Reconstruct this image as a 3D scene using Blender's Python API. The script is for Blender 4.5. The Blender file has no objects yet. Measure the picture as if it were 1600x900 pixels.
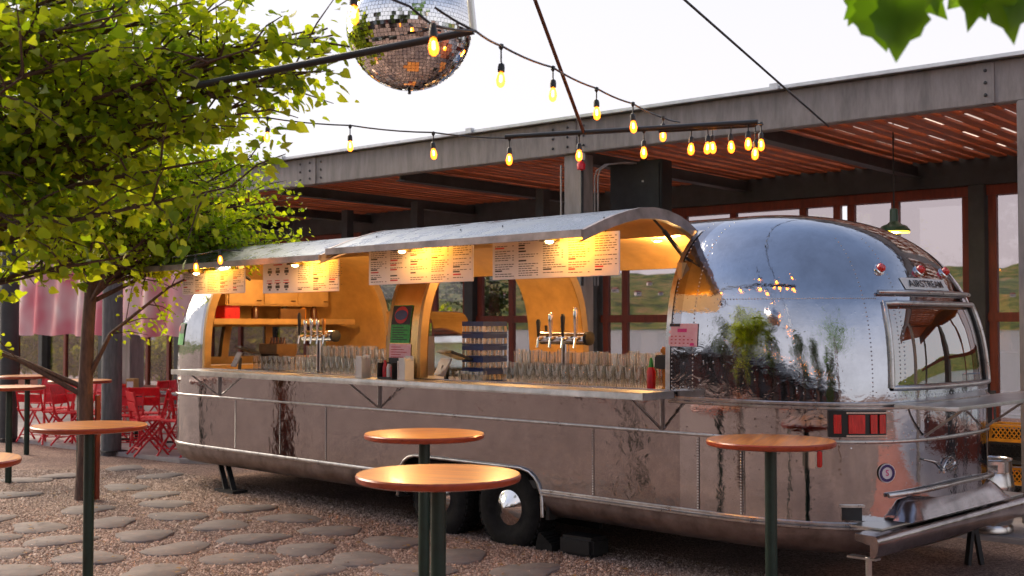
import bpy, bmesh, math, random
import numpy as np
from mathutils import Vector, Matrix, noise as mnoise

# ------------------------------------------------------------------ camera, sky, sun, exposure
S = bpy.context.scene
COL = S.collection
R = math.radians
F_PX, HORIZON, TH = 1850.0, 509.0, R(45.46)
CAM = Vector((6.73, -6.73, 1.75))
PITCH = math.atan((HORIZON - 450) / F_PX)
cam_d = bpy.data.cameras.new('camera'); cam_d.sensor_width = 36.0; cam_d.lens = F_PX / 1600 * 36
cam_d.clip_end = 8000; cam_d.clip_start = 0.05
cam = bpy.data.objects.new('camera', cam_d); COL.objects.link(cam)
FW0 = Vector((-math.cos(TH), math.sin(TH), 0)); RT = Vector((math.sin(TH), math.cos(TH), 0)); UP0 = Vector((0, 0, 1))
FW = FW0 * math.cos(PITCH) + UP0 * math.sin(PITCH); UPV = UP0 * math.cos(PITCH) - FW0 * math.sin(PITCH)
cam.matrix_world = Matrix(((RT.x, UPV.x, -FW.x, CAM.x), (RT.y, UPV.y, -FW.y, CAM.y), (RT.z, UPV.z, -FW.z, CAM.z), (0, 0, 0, 1)))
S.camera = cam
cam_d.dof.use_dof = True; cam_d.dof.focus_distance = 8.4; cam_d.dof.aperture_fstop = 3.5

SUN_EL, SUN_AZ = R(31), math.atan2(-0.98, -0.02)       # azimuth measured from +Y towards +X
w = bpy.data.worlds.new('World'); S.world = w; w.use_nodes = True
nt = w.node_tree; bg = nt.nodes['Background']
sky = nt.nodes.new('ShaderNodeTexSky'); sky.sky_type = 'NISHITA'; sky.sun_disc = False
sky.sun_elevation = SUN_EL; sky.sun_rotation = SUN_AZ; sky.altitude = 50
sky.air_density = 1.0; sky.dust_density = 1.6; sky.ozone_density = 2.8
veil = nt.nodes.new('ShaderNodeMix'); veil.data_type = 'RGBA'; veil.inputs[0].default_value = 0.08
veil.inputs[7].default_value = (4.7, 4.5, 4.65, 1)     # pale haze, thick along the whole horizon and thinning overhead
wtc = nt.nodes.new('ShaderNodeTexCoord'); wsep = nt.nodes.new('ShaderNodeSeparateXYZ'); wmr = nt.nodes.new('ShaderNodeMapRange'); wmr.interpolation_type = 'SMOOTHSTEP'
wmr.inputs[1].default_value = .18; wmr.inputs[2].default_value = .80; wmr.inputs[3].default_value = .92; wmr.inputs[4].default_value = .12
nt.links.new(wtc.outputs['Generated'], wsep.inputs[0]); nt.links.new(wsep.outputs['Z'], wmr.inputs[0]); nt.links.new(wmr.outputs[0], veil.inputs[0])
nt.links.new(sky.outputs[0], veil.inputs[6]); nt.links.new(veil.outputs[2], bg.inputs[0])
bg.inputs[1].default_value = 0.10

sun_d = bpy.data.lights.new('sun', 'SUN'); sun_d.energy = 3.0; sun_d.angle = R(48); sun_d.color = (1, .83, .62)
sun = bpy.data.objects.new('sun', sun_d); COL.objects.link(sun)
sd = Vector((math.sin(SUN_AZ) * math.cos(SUN_EL), math.cos(SUN_AZ) * math.cos(SUN_EL), math.sin(SUN_EL)))
sun.rotation_euler = sd.to_track_quat('Z', 'Y').to_euler(); sun.location = (0, 0, 30)

S.view_settings.view_transform = 'Standard'; S.view_settings.look = 'None'
S.view_settings.exposure = 1.13; S.view_settings.gamma = 1.0
S.render.engine = 'CYCLES'
S.cycles.use_denoising = True
S.cycles.use_adaptive_sampling = True; S.cycles.adaptive_threshold = 0.03
S.cycles.max_bounces = 7; S.cycles.transparent_max_bounces = 16
S.cycles.sample_clamp_indirect = 6.0
S.cycles.caustics_reflective = False; S.cycles.caustics_refractive = False

# ------------------------------------------------------------------ helpers
def at(px, py, D=None, X=None, Y=None, Z=None):
    """point in the place seen at a pixel of the 1600x900 photograph, on a given plane or at a given depth"""
    v = FW + RT * ((px - 800) / F_PX) - UPV * ((py - 450) / F_PX)
    if D is not None: t = D
    elif X is not None: t = (X - CAM.x) / v.x
    elif Y is not None: t = (Y - CAM.y) / v.y
    else: t = (Z - CAM.z) / v.z
    return CAM + v * t

def mat(name, color=(.5, .5, .5), rough=.5, metal=0.0, spec=.5, var=0.0, scale=8.0, bump=0.0, bscale=60.0, bdist=.004,
        emit=None, estr=0.0, color2=None, detail=4.0, rvar=0.0, stretch=None, coat=0.0):
    m = bpy.data.materials.new(name); m.use_nodes = True
    t = m.node_tree; b = t.nodes['Principled BSDF']; N = t.nodes.new; L = t.links.new
    b.inputs['Base Color'].default_value = (*color, 1); b.inputs['Roughness'].default_value = rough
    b.inputs['Metallic'].default_value = metal; b.inputs['Specular IOR Level'].default_value = spec
    if coat: b.inputs['Coat Weight'].default_value = coat; b.inputs['Coat Roughness'].default_value = .15
    tc = N('ShaderNodeTexCoord'); src = tc.outputs['Object']
    if stretch:
        mp = N('ShaderNodeMapping'); mp.inputs['Scale'].default_value = stretch; L(src, mp.inputs[0]); src = mp.outputs[0]
    if var or color2:
        n = N('ShaderNodeTexNoise'); n.inputs['Scale'].default_value = scale; n.inputs['Detail'].default_value = detail
        n.inputs['Roughness'].default_value = .65; L(src, n.inputs[0])
        r = N('ShaderNodeValToRGB')
        c2 = color2 or tuple(max(0, c * (1 - var)) for c in color)
        c1 = color if color2 else tuple(min(1, c * (1 + var)) for c in color)
        r.color_ramp.elements[0].color = (*c2, 1); r.color_ramp.elements[0].position = .32
        r.color_ramp.elements[1].color = (*c1, 1); r.color_ramp.elements[1].position = .68
        L(n.outputs[0], r.inputs[0]); L(r.outputs[0], b.inputs['Base Color'])
        if rvar:
            mr = N('ShaderNodeMapRange'); mr.inputs[3].default_value = max(.02, rough - rvar); mr.inputs[4].default_value = rough + rvar
            L(n.outputs[0], mr.inputs[0]); L(mr.outputs[0], b.inputs['Roughness'])
    if bump:
        n2 = N('ShaderNodeTexNoise'); n2.inputs['Scale'].default_value = bscale; n2.inputs['Detail'].default_value = 3
        L(src, n2.inputs[0])
        bp = N('ShaderNodeBump'); bp.inputs['Strength'].default_value = bump; bp.inputs['Distance'].default_value = bdist
        L(n2.outputs[0], bp.inputs['Height']); L(bp.outputs[0], b.inputs['Normal'])
    if emit:
        b.inputs['Emission Color'].default_value = (*emit, 1); b.inputs['Emission Strength'].default_value = estr
    return m

def glass_mat(name, tint=(1, 1, 1), refl=.10, rough=.02, gain=.9):
    m = bpy.data.materials.new(name); m.use_nodes = True
    t = m.node_tree; N = t.nodes.new; L = t.links.new; t.nodes.remove(t.nodes['Principled BSDF'])
    tr = N('ShaderNodeBsdfTransparent'); tr.inputs[0].default_value = (*tint, 1)
    gl = N('ShaderNodeBsdfGlossy'); gl.inputs['Roughness'].default_value = rough
    fr = N('ShaderNodeLayerWeight'); fr.inputs[0].default_value = .25
    mr = N('ShaderNodeMapRange'); mr.inputs[3].default_value = refl; mr.inputs[4].default_value = gain
    L(fr.outputs['Fresnel'], mr.inputs[0])
    mx = N('ShaderNodeMixShader'); L(mr.outputs[0], mx.inputs[0]); L(tr.outputs[0], mx.inputs[1]); L(gl.outputs[0], mx.inputs[2])
    L(mx.outputs[0], t.nodes['Material Output'].inputs[0])
    return m

def metal_skin(name, color, rough, wob=.35, spots=.0, ripple=0.0):
    """polished sheet aluminium: slow waviness of the panels, fine scratches and dull patches"""
    m = bpy.data.materials.new(name); m.use_nodes = True
    t = m.node_tree; b = t.nodes['Principled BSDF']; N = t.nodes.new; L = t.links.new
    b.inputs['Metallic'].default_value = 1.0
    tc = N('ShaderNodeTexCoord')
    n1 = N('ShaderNodeTexNoise'); n1.inputs['Scale'].default_value = 2.2; n1.inputs['Detail'].default_value = 1.5; L(tc.outputs['Object'], n1.inputs[0])
    b1 = N('ShaderNodeBump'); b1.inputs['Strength'].default_value = wob; b1.inputs['Distance'].default_value = .012; L(n1.outputs[0], b1.inputs['Height'])
    mp = N('ShaderNodeMapping'); mp.inputs['Scale'].default_value = (6, 6, 70); L(tc.outputs['Object'], mp.inputs[0])
    n2 = N('ShaderNodeTexNoise'); n2.inputs['Scale'].default_value = 3; n2.inputs['Detail'].default_value = 4; L(mp.outputs[0], n2.inputs[0])
    b2 = N('ShaderNodeBump'); b2.inputs['Strength'].default_value = .05; b2.inputs['Distance'].default_value = .002
    L(n2.outputs[0], b2.inputs['Height']); L(b1.outputs[0], b2.inputs['Normal'])
    n3 = N('ShaderNodeTexNoise'); n3.inputs['Scale'].default_value = 5; n3.inputs['Detail'].default_value = 8; n3.inputs['Roughness'].default_value = .7
    L(tc.outputs['Object'], n3.inputs[0])
    mr = N('ShaderNodeMapRange'); mr.inputs[1].default_value = .35; mr.inputs[2].default_value = .75
    mr.inputs[3].default_value = rough * .6; mr.inputs[4].default_value = rough * 2.2
    L(n3.outputs[0], mr.inputs[0]); L(mr.outputs[0], b.inputs['Roughness'])
    r = N('ShaderNodeValToRGB'); r.color_ramp.elements[0].color = (*[c * .80 for c in color], 1); r.color_ramp.elements[1].color = (*color, 1)
    r.color_ramp.elements[0].position = .3; r.color_ramp.elements[1].position = .6
    L(n3.outputs[0], r.inputs[0]); L(r.outputs[0], b.inputs['Base Color'])
    n4 = N('ShaderNodeTexNoise'); n4.inputs['Scale'].default_value = 9; n4.inputs['Detail'].default_value = 3; n4.inputs['Distortion'].default_value = .8; L(tc.outputs['Object'], n4.inputs[0])
    b4 = N('ShaderNodeBump'); b4.inputs['Strength'].default_value = ripple; b4.inputs['Distance'].default_value = .006; L(n4.outputs[0], b4.inputs['Height']); L(b2.outputs[0], b4.inputs['Normal'])
    last = b4.outputs[0]
    if spots:
        v = N('ShaderNodeTexVoronoi'); v.inputs['Scale'].default_value = 28; L(tc.outputs['Object'], v.inputs[0])
        cr = N('ShaderNodeValToRGB'); cr.color_ramp.elements[0].color = (1, 1, 1, 1); cr.color_ramp.elements[0].position = .05
        cr.color_ramp.elements[1].color = (0, 0, 0, 1); cr.color_ramp.elements[1].position = .22; L(v.outputs[0], cr.inputs[0])
        b3 = N('ShaderNodeBump'); b3.inputs['Strength'].default_value = spots; b3.inputs['Distance'].default_value = .003
        L(cr.outputs[0], b3.inputs['Height']); L(last, b3.inputs['Normal']); last = b3.outputs[0]
    L(last, b.inputs['Normal'])
    return m

def wood_mat(name, c1, c2, rough=.4, axis=(1.2, 14, 14), coat=0.0, scale=3.0):
    return mat(name, c1, rough, color2=c2, scale=scale, detail=6, stretch=axis, bump=.15, bscale=20, bdist=.002, rvar=.1, coat=coat)

def leaf_mat(name, dark, light, trans=.45):
    m = bpy.data.materials.new(name); m.use_nodes = True
    t = m.node_tree; b = t.nodes['Principled BSDF']; N = t.nodes.new; L = t.links.new
    a = N('ShaderNodeAttribute'); a.attribute_name = 'rnd'
    g = N('ShaderNodeTexCoord'); n = N('ShaderNodeTexNoise'); n.inputs['Scale'].default_value = 1.3; L(g.outputs['Object'], n.inputs[0])
    ad = N('ShaderNodeMath'); ad.operation = 'MULTIPLY_ADD'; ad.inputs[1].default_value = .55; L(a.outputs['Fac'], ad.inputs[0])
    ml = N('ShaderNodeMath'); ml.operation = 'MULTIPLY'; ml.inputs[1].default_value = .5; L(n.outputs[0], ml.inputs[0]); L(ml.outputs[0], ad.inputs[2])
    r = N('ShaderNodeValToRGB'); r.color_ramp.elements[0].color = (*dark, 1); r.color_ramp.elements[0].position = .15
    r.color_ramp.elements[1].color = (*light, 1); r.color_ramp.elements[1].position = .85; L(ad.outputs[0], r.inputs[0])
    L(r.outputs[0], b.inputs['Base Color']); b.inputs['Roughness'].default_value = .45; b.inputs['Specular IOR Level'].default_value = .4
    tl = N('ShaderNodeBsdfTranslucent'); mixc = N('ShaderNodeMix'); mixc.data_type = 'RGBA'; mixc.blend_type = 'MULTIPLY'; mixc.inputs[0].default_value = 1
    L(r.outputs[0], mixc.inputs[6]); mixc.inputs[7].default_value = (2.3, 2.0, .6, 1); L(mixc.outputs[2], tl.inputs[0])
    mx = N('ShaderNodeMixShader'); mx.inputs[0].default_value = trans; L(b.outputs[0], mx.inputs[1]); L(tl.outputs[0], mx.inputs[2])
    L(mx.outputs[0], t.nodes['Material Output'].inputs[0])
    return m

class B:
    """collects shapes; build() links them as one mesh object"""
    def __init__(s): s.v = []; s.f = []
    def add(s, vs, fs):
        o = len(s.v); s.v += [tuple(p) for p in vs]; s.f += [tuple(i + o for i in q) for q in fs]; return s
    def box(s, x0, x1, y0, y1, z0, z1):
        return s.add([(x0, y0, z0), (x1, y0, z0), (x1, y1, z0), (x0, y1, z0), (x0, y0, z1), (x1, y0, z1), (x1, y1, z1), (x0, y1, z1)],
                     [(3, 2, 1, 0), (4, 5, 6, 7), (0, 1, 5, 4), (1, 2, 6, 5), (2, 3, 7, 6), (3, 0, 4, 7)])
    def obox(s, c, ax, ay, az):
        c = Vector(c); ax = Vector(ax); ay = Vector(ay); az = Vector(az)
        vs = [c + ax * i + ay * j + az * k for k in (-1, 1) for i, j in ((-1, -1), (1, -1), (1, 1), (-1, 1))]
        return s.add(vs, [(3, 2, 1, 0), (4, 5, 6, 7), (0, 1, 5, 4), (1, 2, 6, 5), (2, 3, 7, 6), (3, 0, 4, 7)])
    def bar(s, p0, p1, wd, ht, up=(0, 0, 1)):
        p0 = Vector(p0); p1 = Vector(p1); d = (p1 - p0); l = d.length; d.normalize()
        u = Vector(up); sx = d.cross(u)
        if sx.length < 1e-4: sx = d.cross(Vector((1, 0, 0)))
        sx.normalize(); u = sx.cross(d)
        return s.obox((p0 + p1) / 2, d * l / 2, sx * wd / 2, u * ht / 2)
    def tube(s, pts, r, n=8, caps=True):
        pts = [Vector(p) for p in pts]; rs = r if isinstance(r, (list, tuple)) else [r] * len(pts)
        vs = []; prev = None
        for i, p in enumerate(pts):
            d = (pts[min(i + 1, len(pts) - 1)] - pts[max(i - 1, 0)]).normalized()
            if prev is None:
                a = d.cross(Vector((0, 0, 1)));  a = a if a.length > 1e-3 else d.cross(Vector((1, 0, 0)))
            else: a = prev - d * prev.dot(d)
            a.normalize(); prev = a; b = d.cross(a)
            vs += [p + (a * math.cos(2 * math.pi * k / n) + b * math.sin(2 * math.pi * k / n)) * rs[i] for k in range(n)]
        fs = [(i * n + k, i * n + (k + 1) % n, (i + 1) * n + (k + 1) % n, (i + 1) * n + k) for i in range(len(pts) - 1) for k in range(n)]
        if caps: fs += [tuple(range(n))[::-1], tuple((len(pts) - 1) * n + k for k in range(n))]
        return s.add(vs, fs)
    def cyl(s, p0, p1, r, n=12): return s.tube([p0, p1], r, n)
    def lathe(s, prof, c=(0, 0, 0), n=24, axis='z', close=False):
        vs = []
        for r, h in prof:
            for k in range(n):
                a = 2 * math.pi * k / n; q = (r * math.cos(a), r * math.sin(a), h)
                if axis == 'y': q = (q[0], q[2], q[1])
                if axis == 'x': q = (q[2], q[0], q[1])
                vs.append((q[0] + c[0], q[1] + c[1], q[2] + c[2]))
        fs = [(i * n + k, i * n + (k + 1) % n, (i + 1) * n + (k + 1) % n, (i + 1) * n + k) for i in range(len(prof) - 1) for k in range(n)]
        if prof[0][0] > 1e-6: fs.append(tuple(range(n))[::-1])
        if prof[-1][0] > 1e-6: fs.append(tuple((len(prof) - 1) * n + k for k in range(n)))
        return s.add(vs, fs)
    def prism(s, poly, z0, z1):
        n = len(poly)
        return s.add([(x, y, z0) for x, y in poly] + [(x, y, z1) for x, y in poly],
                     [tuple(range(n))[::-1], tuple(range(n, 2 * n))] + [(i, (i + 1) % n, n + (i + 1) % n, n + i) for i in range(n)])
    def grid(s, rows, keep=None):
        n = len(rows[0]); fs = []
        for i in range(len(rows) - 1):
            for k in range(n - 1):
                if keep is None or keep(i, k): fs.append((i * n + k, i * n + k + 1, (i + 1) * n + k + 1, (i + 1) * n + k))
        return s.add([p for r_ in rows for p in r_], fs)
    def mesh(s, name, m, smooth=None, bevel=0, fixn=True):
        me = bpy.data.meshes.new(name); me.from_pydata(s.v, [], s.f)
        if bevel or fixn:
            bm = bmesh.new(); bm.from_mesh(me)
            bmesh.ops.remove_doubles(bm, verts=bm.verts, dist=1e-5)
            if fixn: bmesh.ops.recalc_face_normals(bm, faces=bm.faces)
            if bevel:
                es = [e for e in bm.edges if len(e.link_faces) == 2 and e.calc_face_angle(0) > .6]
                bmesh.ops.bevel(bm, geom=es, offset=bevel, segments=2, affect='EDGES', clamp_overlap=True)
            bm.to_mesh(me); bm.free()
        ms = m if isinstance(m, (list, tuple)) else [m]
        for q in ms: me.materials.append(q)
        if smooth is not None:
            me.shade_smooth()
            if smooth < 179: me.set_sharp_from_angle(angle=R(smooth))
        return me
    def build(s, name, m, parent=None, smooth=None, bevel=0, loc=None, kind=None, fixn=True):
        o = bpy.data.objects.new(name, s.mesh(name, m, smooth, bevel, fixn)); COL.objects.link(o)
        if parent is not None: o.parent = parent
        if loc is not None: o.location = loc
        if kind: o['kind'] = kind
        return o

def thing(name, label, cat, loc=(0, 0, 0), rz=0, group=None):
    o = bpy.data.objects.new(name, None); COL.objects.link(o); o.empty_display_size = .1
    o.location = loc; o.rotation_euler = (0, 0, rz); o['label'] = label; o['category'] = cat
    if group: o['group'] = group
    return o
def tag(o, label, cat, group=None):
    o['label'] = label; o['category'] = cat
    if group: o['group'] = group
    return o
def copy_tree(o, parent=None):
    c = o.copy(); COL.objects.link(c)
    if parent is not None: c.parent = parent
    for ch in list(o.children): copy_tree(ch, c)
    return c
def clone(o, label, loc, rz=0, group=None, scale=None):
    c = copy_tree(o); c.location = loc; c.rotation_euler = (0, 0, rz); c['label'] = label
    if group: c['group'] = group
    if scale: c.scale = (scale,) * 3
    return c
def inst(me, name, parent, loc=(0, 0, 0), rz=0):
    o = bpy.data.objects.new(name, me); COL.objects.link(o); o.parent = parent; o.location = loc; o.rotation_euler = (0, 0, rz); return o
def text_shape(txt, size, shear=0.0):
    cu = bpy.data.curves.new('lettering', 'FONT'); cu.body = txt; cu.size = size; cu.align_x = 'CENTER'; cu.align_y = 'CENTER'; cu.shear = shear; cu.offset = size * .012
    o = bpy.data.objects.new('lettering', cu); COL.objects.link(o)
    dg = bpy.context.evaluated_depsgraph_get(); me = bpy.data.meshes.new_from_object(o.evaluated_get(dg))
    vs = [tuple(v.co) for v in me.vertices]; fs = [tuple(p.vertices) for p in me.polygons]
    bpy.data.objects.remove(o); bpy.data.meshes.remove(me); bpy.data.curves.remove(cu)
    return vs, fs
def lamp(name, kind, energy, color, loc, parent=None, radius=.03, aim=None, angle=None):
    d = bpy.data.lights.new(name, kind); d.energy = energy; d.color = color; d.shadow_soft_size = radius
    o = bpy.data.objects.new(name, d); COL.objects.link(o); o.location = loc
    if angle: d.spot_size = angle; d.spot_blend = .9
    if aim: o.rotation_euler = (Vector(loc) - Vector(aim)).to_track_quat('Z', 'Y').to_euler()
    if parent: o.parent = parent
    return o
rng = random.Random(7); nrng = np.random.default_rng(7)

# ------------------------------------------------------------------ materials
M = {}
M['skin'] = metal_skin('polished_aluminium', (.36, .345, .365), .038, .6, ripple=.42)
M['skin_cap'] = metal_skin('polished_aluminium_end', (.50, .51, .55), .038, .30, .14, ripple=.22)
M['hatchskin'] = metal_skin('weathered_aluminium', (.17, .20, .24), .26, .35)
M['trim'] = mat('trim_aluminium', (.50, .48, .47), .30, 1, var=.25, scale=12, rvar=.1)
M['skirt'] = mat('dull_aluminium_skirt', (.30, .25, .24), .42, 1, var=.35, scale=5, rvar=.12, bump=.2, bscale=6, bdist=.01)
M['chrome'] = mat('chrome', (.70, .69, .69), .09, 1, var=.08, scale=9)
M['steel'] = mat('brushed_steel', (.62, .60, .58), .3, 1, var=.12, scale=10, stretch=(1, 20, 20))
M['counter'] = mat('counter_steel', (.50, .49, .48), .33, 1, var=.25, scale=6, rvar=.12)
M['lining'] = mat('tan_lining', (.50, .30, .11), .42, .15, var=.16, scale=5, rvar=.1, bump=.1, bscale=9, bdist=.004)
M['liningdk'] = mat('dark_lining', (.16, .08, .03), .6, var=.2)
M['dark'] = mat('dark_metal', (.022, .022, .024), .5, .2, var=.3)
M['chassis'] = mat('undercarriage', (.02, .018, .017), .8, var=.4)
M['rubber'] = mat('rubber', (.011, .010, .010), .85, spec=.2, var=.4, scale=20, bump=.2, bscale=40)
M['red'] = mat('red_lens', (.60, .012, .012), .15, spec=.7, var=.35, scale=3, coat=.6, stretch=(60, 60, 4), bump=.6, bscale=3, bdist=.004)
M['redpaint'] = mat('red_enamel', (.68, .015, .028), .35, spec=.5, var=.18, scale=14, rvar=.08)
M['black'] = mat('black_plastic', (.012, .012, .013), .4, var=.3)
M['green_pole'] = mat('dark_green_paint', (.010, .028, .020), .38, .1, var=.35, scale=9)
M['tabletop'] = wood_mat('varnished_wood', (.70, .26, .035), (.30, .07, .010), .33, (1.0, 26, 10), coat=.12, scale=2.2)
M['tableedge'] = wood_mat('red_wood_edge', (.44, .06, .014), (.24, .03, .01), .3, (6, 6, 20), coat=.3)
M['cedar'] = wood_mat('cedar_boards', (.55, .15, .05), (.30, .065, .022), .5, (14, 1.0, 14))
M['frame'] = wood_mat('red_window_frames', (.24, .040, .016), (.13, .022, .010), .5, (8, 8, 1.2))
M['greysteel'] = mat('grey_painted_steel', (.23, .205, .20), .55, .0, var=.30, scale=4, stretch=(2.5, 2.5, .5), detail=8, bump=.12, bscale=30, bdist=.002)
M['darksteel'] = mat('charcoal_steel', (.042, .044, .046), .5, .1, var=.25, scale=5)
def poly_sheet():
    m = bpy.data.materials.new('translucent_roof_sheet'); m.use_nodes = True
    t = m.node_tree; N = t.nodes.new; L = t.links.new; b = t.nodes['Principled BSDF']; b.inputs['Base Color'].default_value = (.7, .66, .62, 1); b.inputs['Roughness'].default_value = .5
    tl = N('ShaderNodeBsdfTranslucent'); tl.inputs[0].default_value = (.80, .70, .64, 1); n = N('ShaderNodeTexNoise'); n.inputs['Scale'].default_value = 1.5
    mr = N('ShaderNodeMapRange'); mr.inputs[3].default_value = .35; mr.inputs[4].default_value = .75; L(n.outputs[0], mr.inputs[0])
    mx = N('ShaderNodeMixShader'); L(mr.outputs[0], mx.inputs[0]); L(b.outputs[0], mx.inputs[1]); L(tl.outputs[0], mx.inputs[2]); L(mx.outputs[0], t.nodes['Material Output'].inputs[0]); return m
M['deck'] = poly_sheet()
M['roofedge'] = mat('galvanised_edge', (.55, .56, .58), .35, .8, var=.15)
M['glass'] = glass_mat('window_glass', (.74, .69, .70), .05, gain=.5)
M['pint'] = glass_mat('drinking_glass', (.995, .985, .96), .10, .03, .5)
M['tint'] = glass_mat('tinted_rear_glass', (.50, .45, .38), .42, .02, .95)
M['white'] = mat('white_board', (.74, .69, .70), .5, var=.05, scale=3)
M['ink'] = mat('black_print', (.03, .025, .03), .6, var=.3)
M['redink'] = mat('red_print', (.5, .03, .04), .6, var=.2)
M['pink'] = mat('pink_paper', (.78, .36, .42), .7, color2=(.80, .55, .58), scale=16)
M['magenta'] = mat('magenta_print', (.70, .04, .22), .6, var=.2)
M['green_paper'] = mat('green_paper', (.06, .42, .08), .6, color2=(.02, .24, .05), scale=40)
M['blue'] = mat('blue_plastic', (.012, .035, .16), .4, var=.2)
M['yellow'] = mat('yellow_crate', (.72, .30, .02), .45, var=.15, scale=10)
M['bark'] = mat('bark', (.13, .070, .050), .85, color2=(.055, .030, .024), scale=9, detail=6, stretch=(5, 5, 1), bump=.6, bscale=24, bdist=.012)
M['leaf_near'] = leaf_mat('linden_leaves', (.060, .15, .008), (.38, .45, .03), .6)
M['leaf_far'] = leaf_mat('small_leaves', (.10, .215, .008), (.42, .51, .032), .6)
M['leaf_dark'] = leaf_mat('dark_leaves', (.018, .045, .010), (.07, .11, .022), .3)
M['leaf_big'] = leaf_mat('maple_leaves', (.03, .10, .006), (.12, .24, .012), .5)
def bulb_glass():
    m = bpy.data.materials.new('lit_bulb_glass'); m.use_nodes = True
    t = m.node_tree; N = t.nodes.new; L = t.links.new; t.nodes.remove(t.nodes['Principled BSDF'])
    tr = N('ShaderNodeBsdfTransparent'); tr.inputs[0].default_value = (1, .72, .38, 1)
    em = N('ShaderNodeEmission'); em.inputs[0].default_value = (1, .22, .012, 1); em.inputs[1].default_value = 1.3
    gl = N('ShaderNodeBsdfGlossy'); gl.inputs['Roughness'].default_value = .05
    ad = N('ShaderNodeAddShader'); L(tr.outputs[0], ad.inputs[0]); L(em.outputs[0], ad.inputs[1])
    mx = N('ShaderNodeMixShader'); mx.inputs[0].default_value = .06; L(ad.outputs[0], mx.inputs[1]); L(gl.outputs[0], mx.inputs[2])
    L(mx.outputs[0], t.nodes['Material Output'].inputs[0]); return m
M['bulb'] = bulb_glass()
M['filament'] = mat('glowing_filament', (1, .8, .4), .3, emit=(1, .42, .06), estr=30)
M['lampdisc'] = mat('lit_lamp_glass', (1, .85, .5), .3, emit=(1, .66, .25), estr=14)
M['stone'] = mat('flagstone', (.215, .18, .17), .9, color2=(.125, .105, .105), scale=4, detail=8, bump=.35, bscale=26, bdist=.01)
M['concrete'] = mat('pale_concrete', (.42, .37, .36), .8, var=.18, scale=2.5, bump=.2, bscale=40)
M['mirror'] = mat('mirror_tile', (.86, .86, .87), .03, 1, var=.04)
M['fabric'] = mat('printed_banner', (.78, .62, .62), .85, color2=(.66, .17, .22), scale=1.3, detail=2)
M['keg'] = mat('keg_steel', (.60, .56, .53), .25, 1, var=.15, scale=6)
M['lampgreen'] = mat('green_enamel', (.02, .09, .04), .3, var=.2, coat=.5)
M['lampinner'] = mat('lit_lampshade_inside', (.9, .7, .2), .5, emit=(1, .62, .04), estr=2.2)
M['screen'] = mat('dim_screen', (.20, .20, .24), .25, var=.2, scale=4)
M['pale'] = mat('pale_plastic', (.68, .66, .62), .45, var=.08)
M['amber'] = mat('amber_liquid', (.55, .22, .03), .2, var=.2)
M['brown'] = mat('brown_bottles', (.09, .035, .02), .2, var=.4, scale=30)

# ------------------------------------------------------------------ ground, lake, hills
def ground_material():
    m = bpy.data.materials.new('gravel_ground'); m.use_nodes = True
    t = m.node_tree; b = t.nodes['Principled BSDF']; N = t.nodes.new; L = t.links.new
    tc = N('ShaderNodeTexCoord')
    v = N('ShaderNodeTexVoronoi'); v.inputs['Scale'].default_value = 80; L(tc.outputs['Object'], v.inputs[0])
    n = N('ShaderNodeTexNoise'); n.inputs['Scale'].default_value = .9; n.inputs['Detail'].default_value = 6; L(tc.outputs['Object'], n.inputs[0])
    r1 = N('ShaderNodeValToRGB'); e = r1.color_ramp.elements
    e[0].color = (.13, .085, .068, 1); e[1].color = (.50, .375, .315, 1)
    e.new(.5).color = (.28, .195, .16, 1)
    sep = N('ShaderNodeSeparateColor'); L(v.outputs['Color'], sep.inputs[0]); L(sep.outputs[0], r1.inputs[0])
    r2 = N('ShaderNodeValToRGB'); r2.color_ramp.elements[0].color = (.55, .50, .52, 1); r2.color_ramp.elements[1].color = (1.15, 1.05, 1.0, 1)
    r2.color_ramp.elements[0].position = .33; r2.color_ramp.elements[1].position = .7; L(n.outputs[0], r2.inputs[0])
    mx = N('ShaderNodeMix'); mx.data_type = 'RGBA'; mx.blend_type = 'MULTIPLY'; mx.inputs[0].default_value = 1
    L(r1.outputs[0], mx.inputs[6]); L(r2.outputs[0], mx.inputs[7]); L(mx.outputs[2], b.inputs['Base Color'])
    b.inputs['Roughness'].default_value = .85; b.inputs['Specular IOR Level'].default_value = .3
    bp = N('ShaderNodeBump'); bp.inputs['Strength'].default_value = .9; bp.inputs['Distance'].default_value = .012; bp.invert = True
    L(v.outputs['Distance'], bp.inputs['Height']); L(bp.outputs[0], b.inputs['Normal'])
    return m
M['ground'] = ground_material()
g = B(); xs = [-900, -300, -100, -40] + [-20 + i * .5 for i in range(60)] + [12, 20, 50, 150, 500, 900]
ys = [-900, -300, -100, -40, -20, -12] + [-8 + i * .5 for i in range(24)] + [6, 10, 16]
def gz(x, y):
    if -14 < x < 8 and -8 < y < 2: return .012 * mnoise.noise(Vector((x * .9, y * .9, 0))) - .006
    return -.006
g.grid([[(x, y, gz(x, y)) for x in xs] for y in ys])
ground = g.build('ground', M['ground'], smooth=180); ground['kind'] = 'structure'
wm = mat('lake_water', (.10, .13, .16), .16, spec=.6, bump=.25, bscale=.6, bdist=.3)
lk = B().add([(-4000, 12, -2.2), (4000, 12, -2.2), (4000, 4000, -2.2), (-4000, 4000, -2.2)], [(0, 1, 2, 3)]).build('lake', wm); lk['kind'] = 'structure'
hm = bpy.data.materials.new('wooded_hills'); hm.use_nodes = True
t = hm.node_tree; b_ = t.nodes['Principled BSDF']; b_.inputs['Roughness'].default_value = .95; b_.inputs['Specular IOR Level'].default_value = .1
tc = t.nodes.new('ShaderNodeTexCoord'); n1 = t.nodes.new('ShaderNodeTexNoise'); n1.inputs['Scale'].default_value = .035; n1.inputs['Detail'].default_value = 10; n1.inputs['Roughness'].default_value = .78
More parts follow.
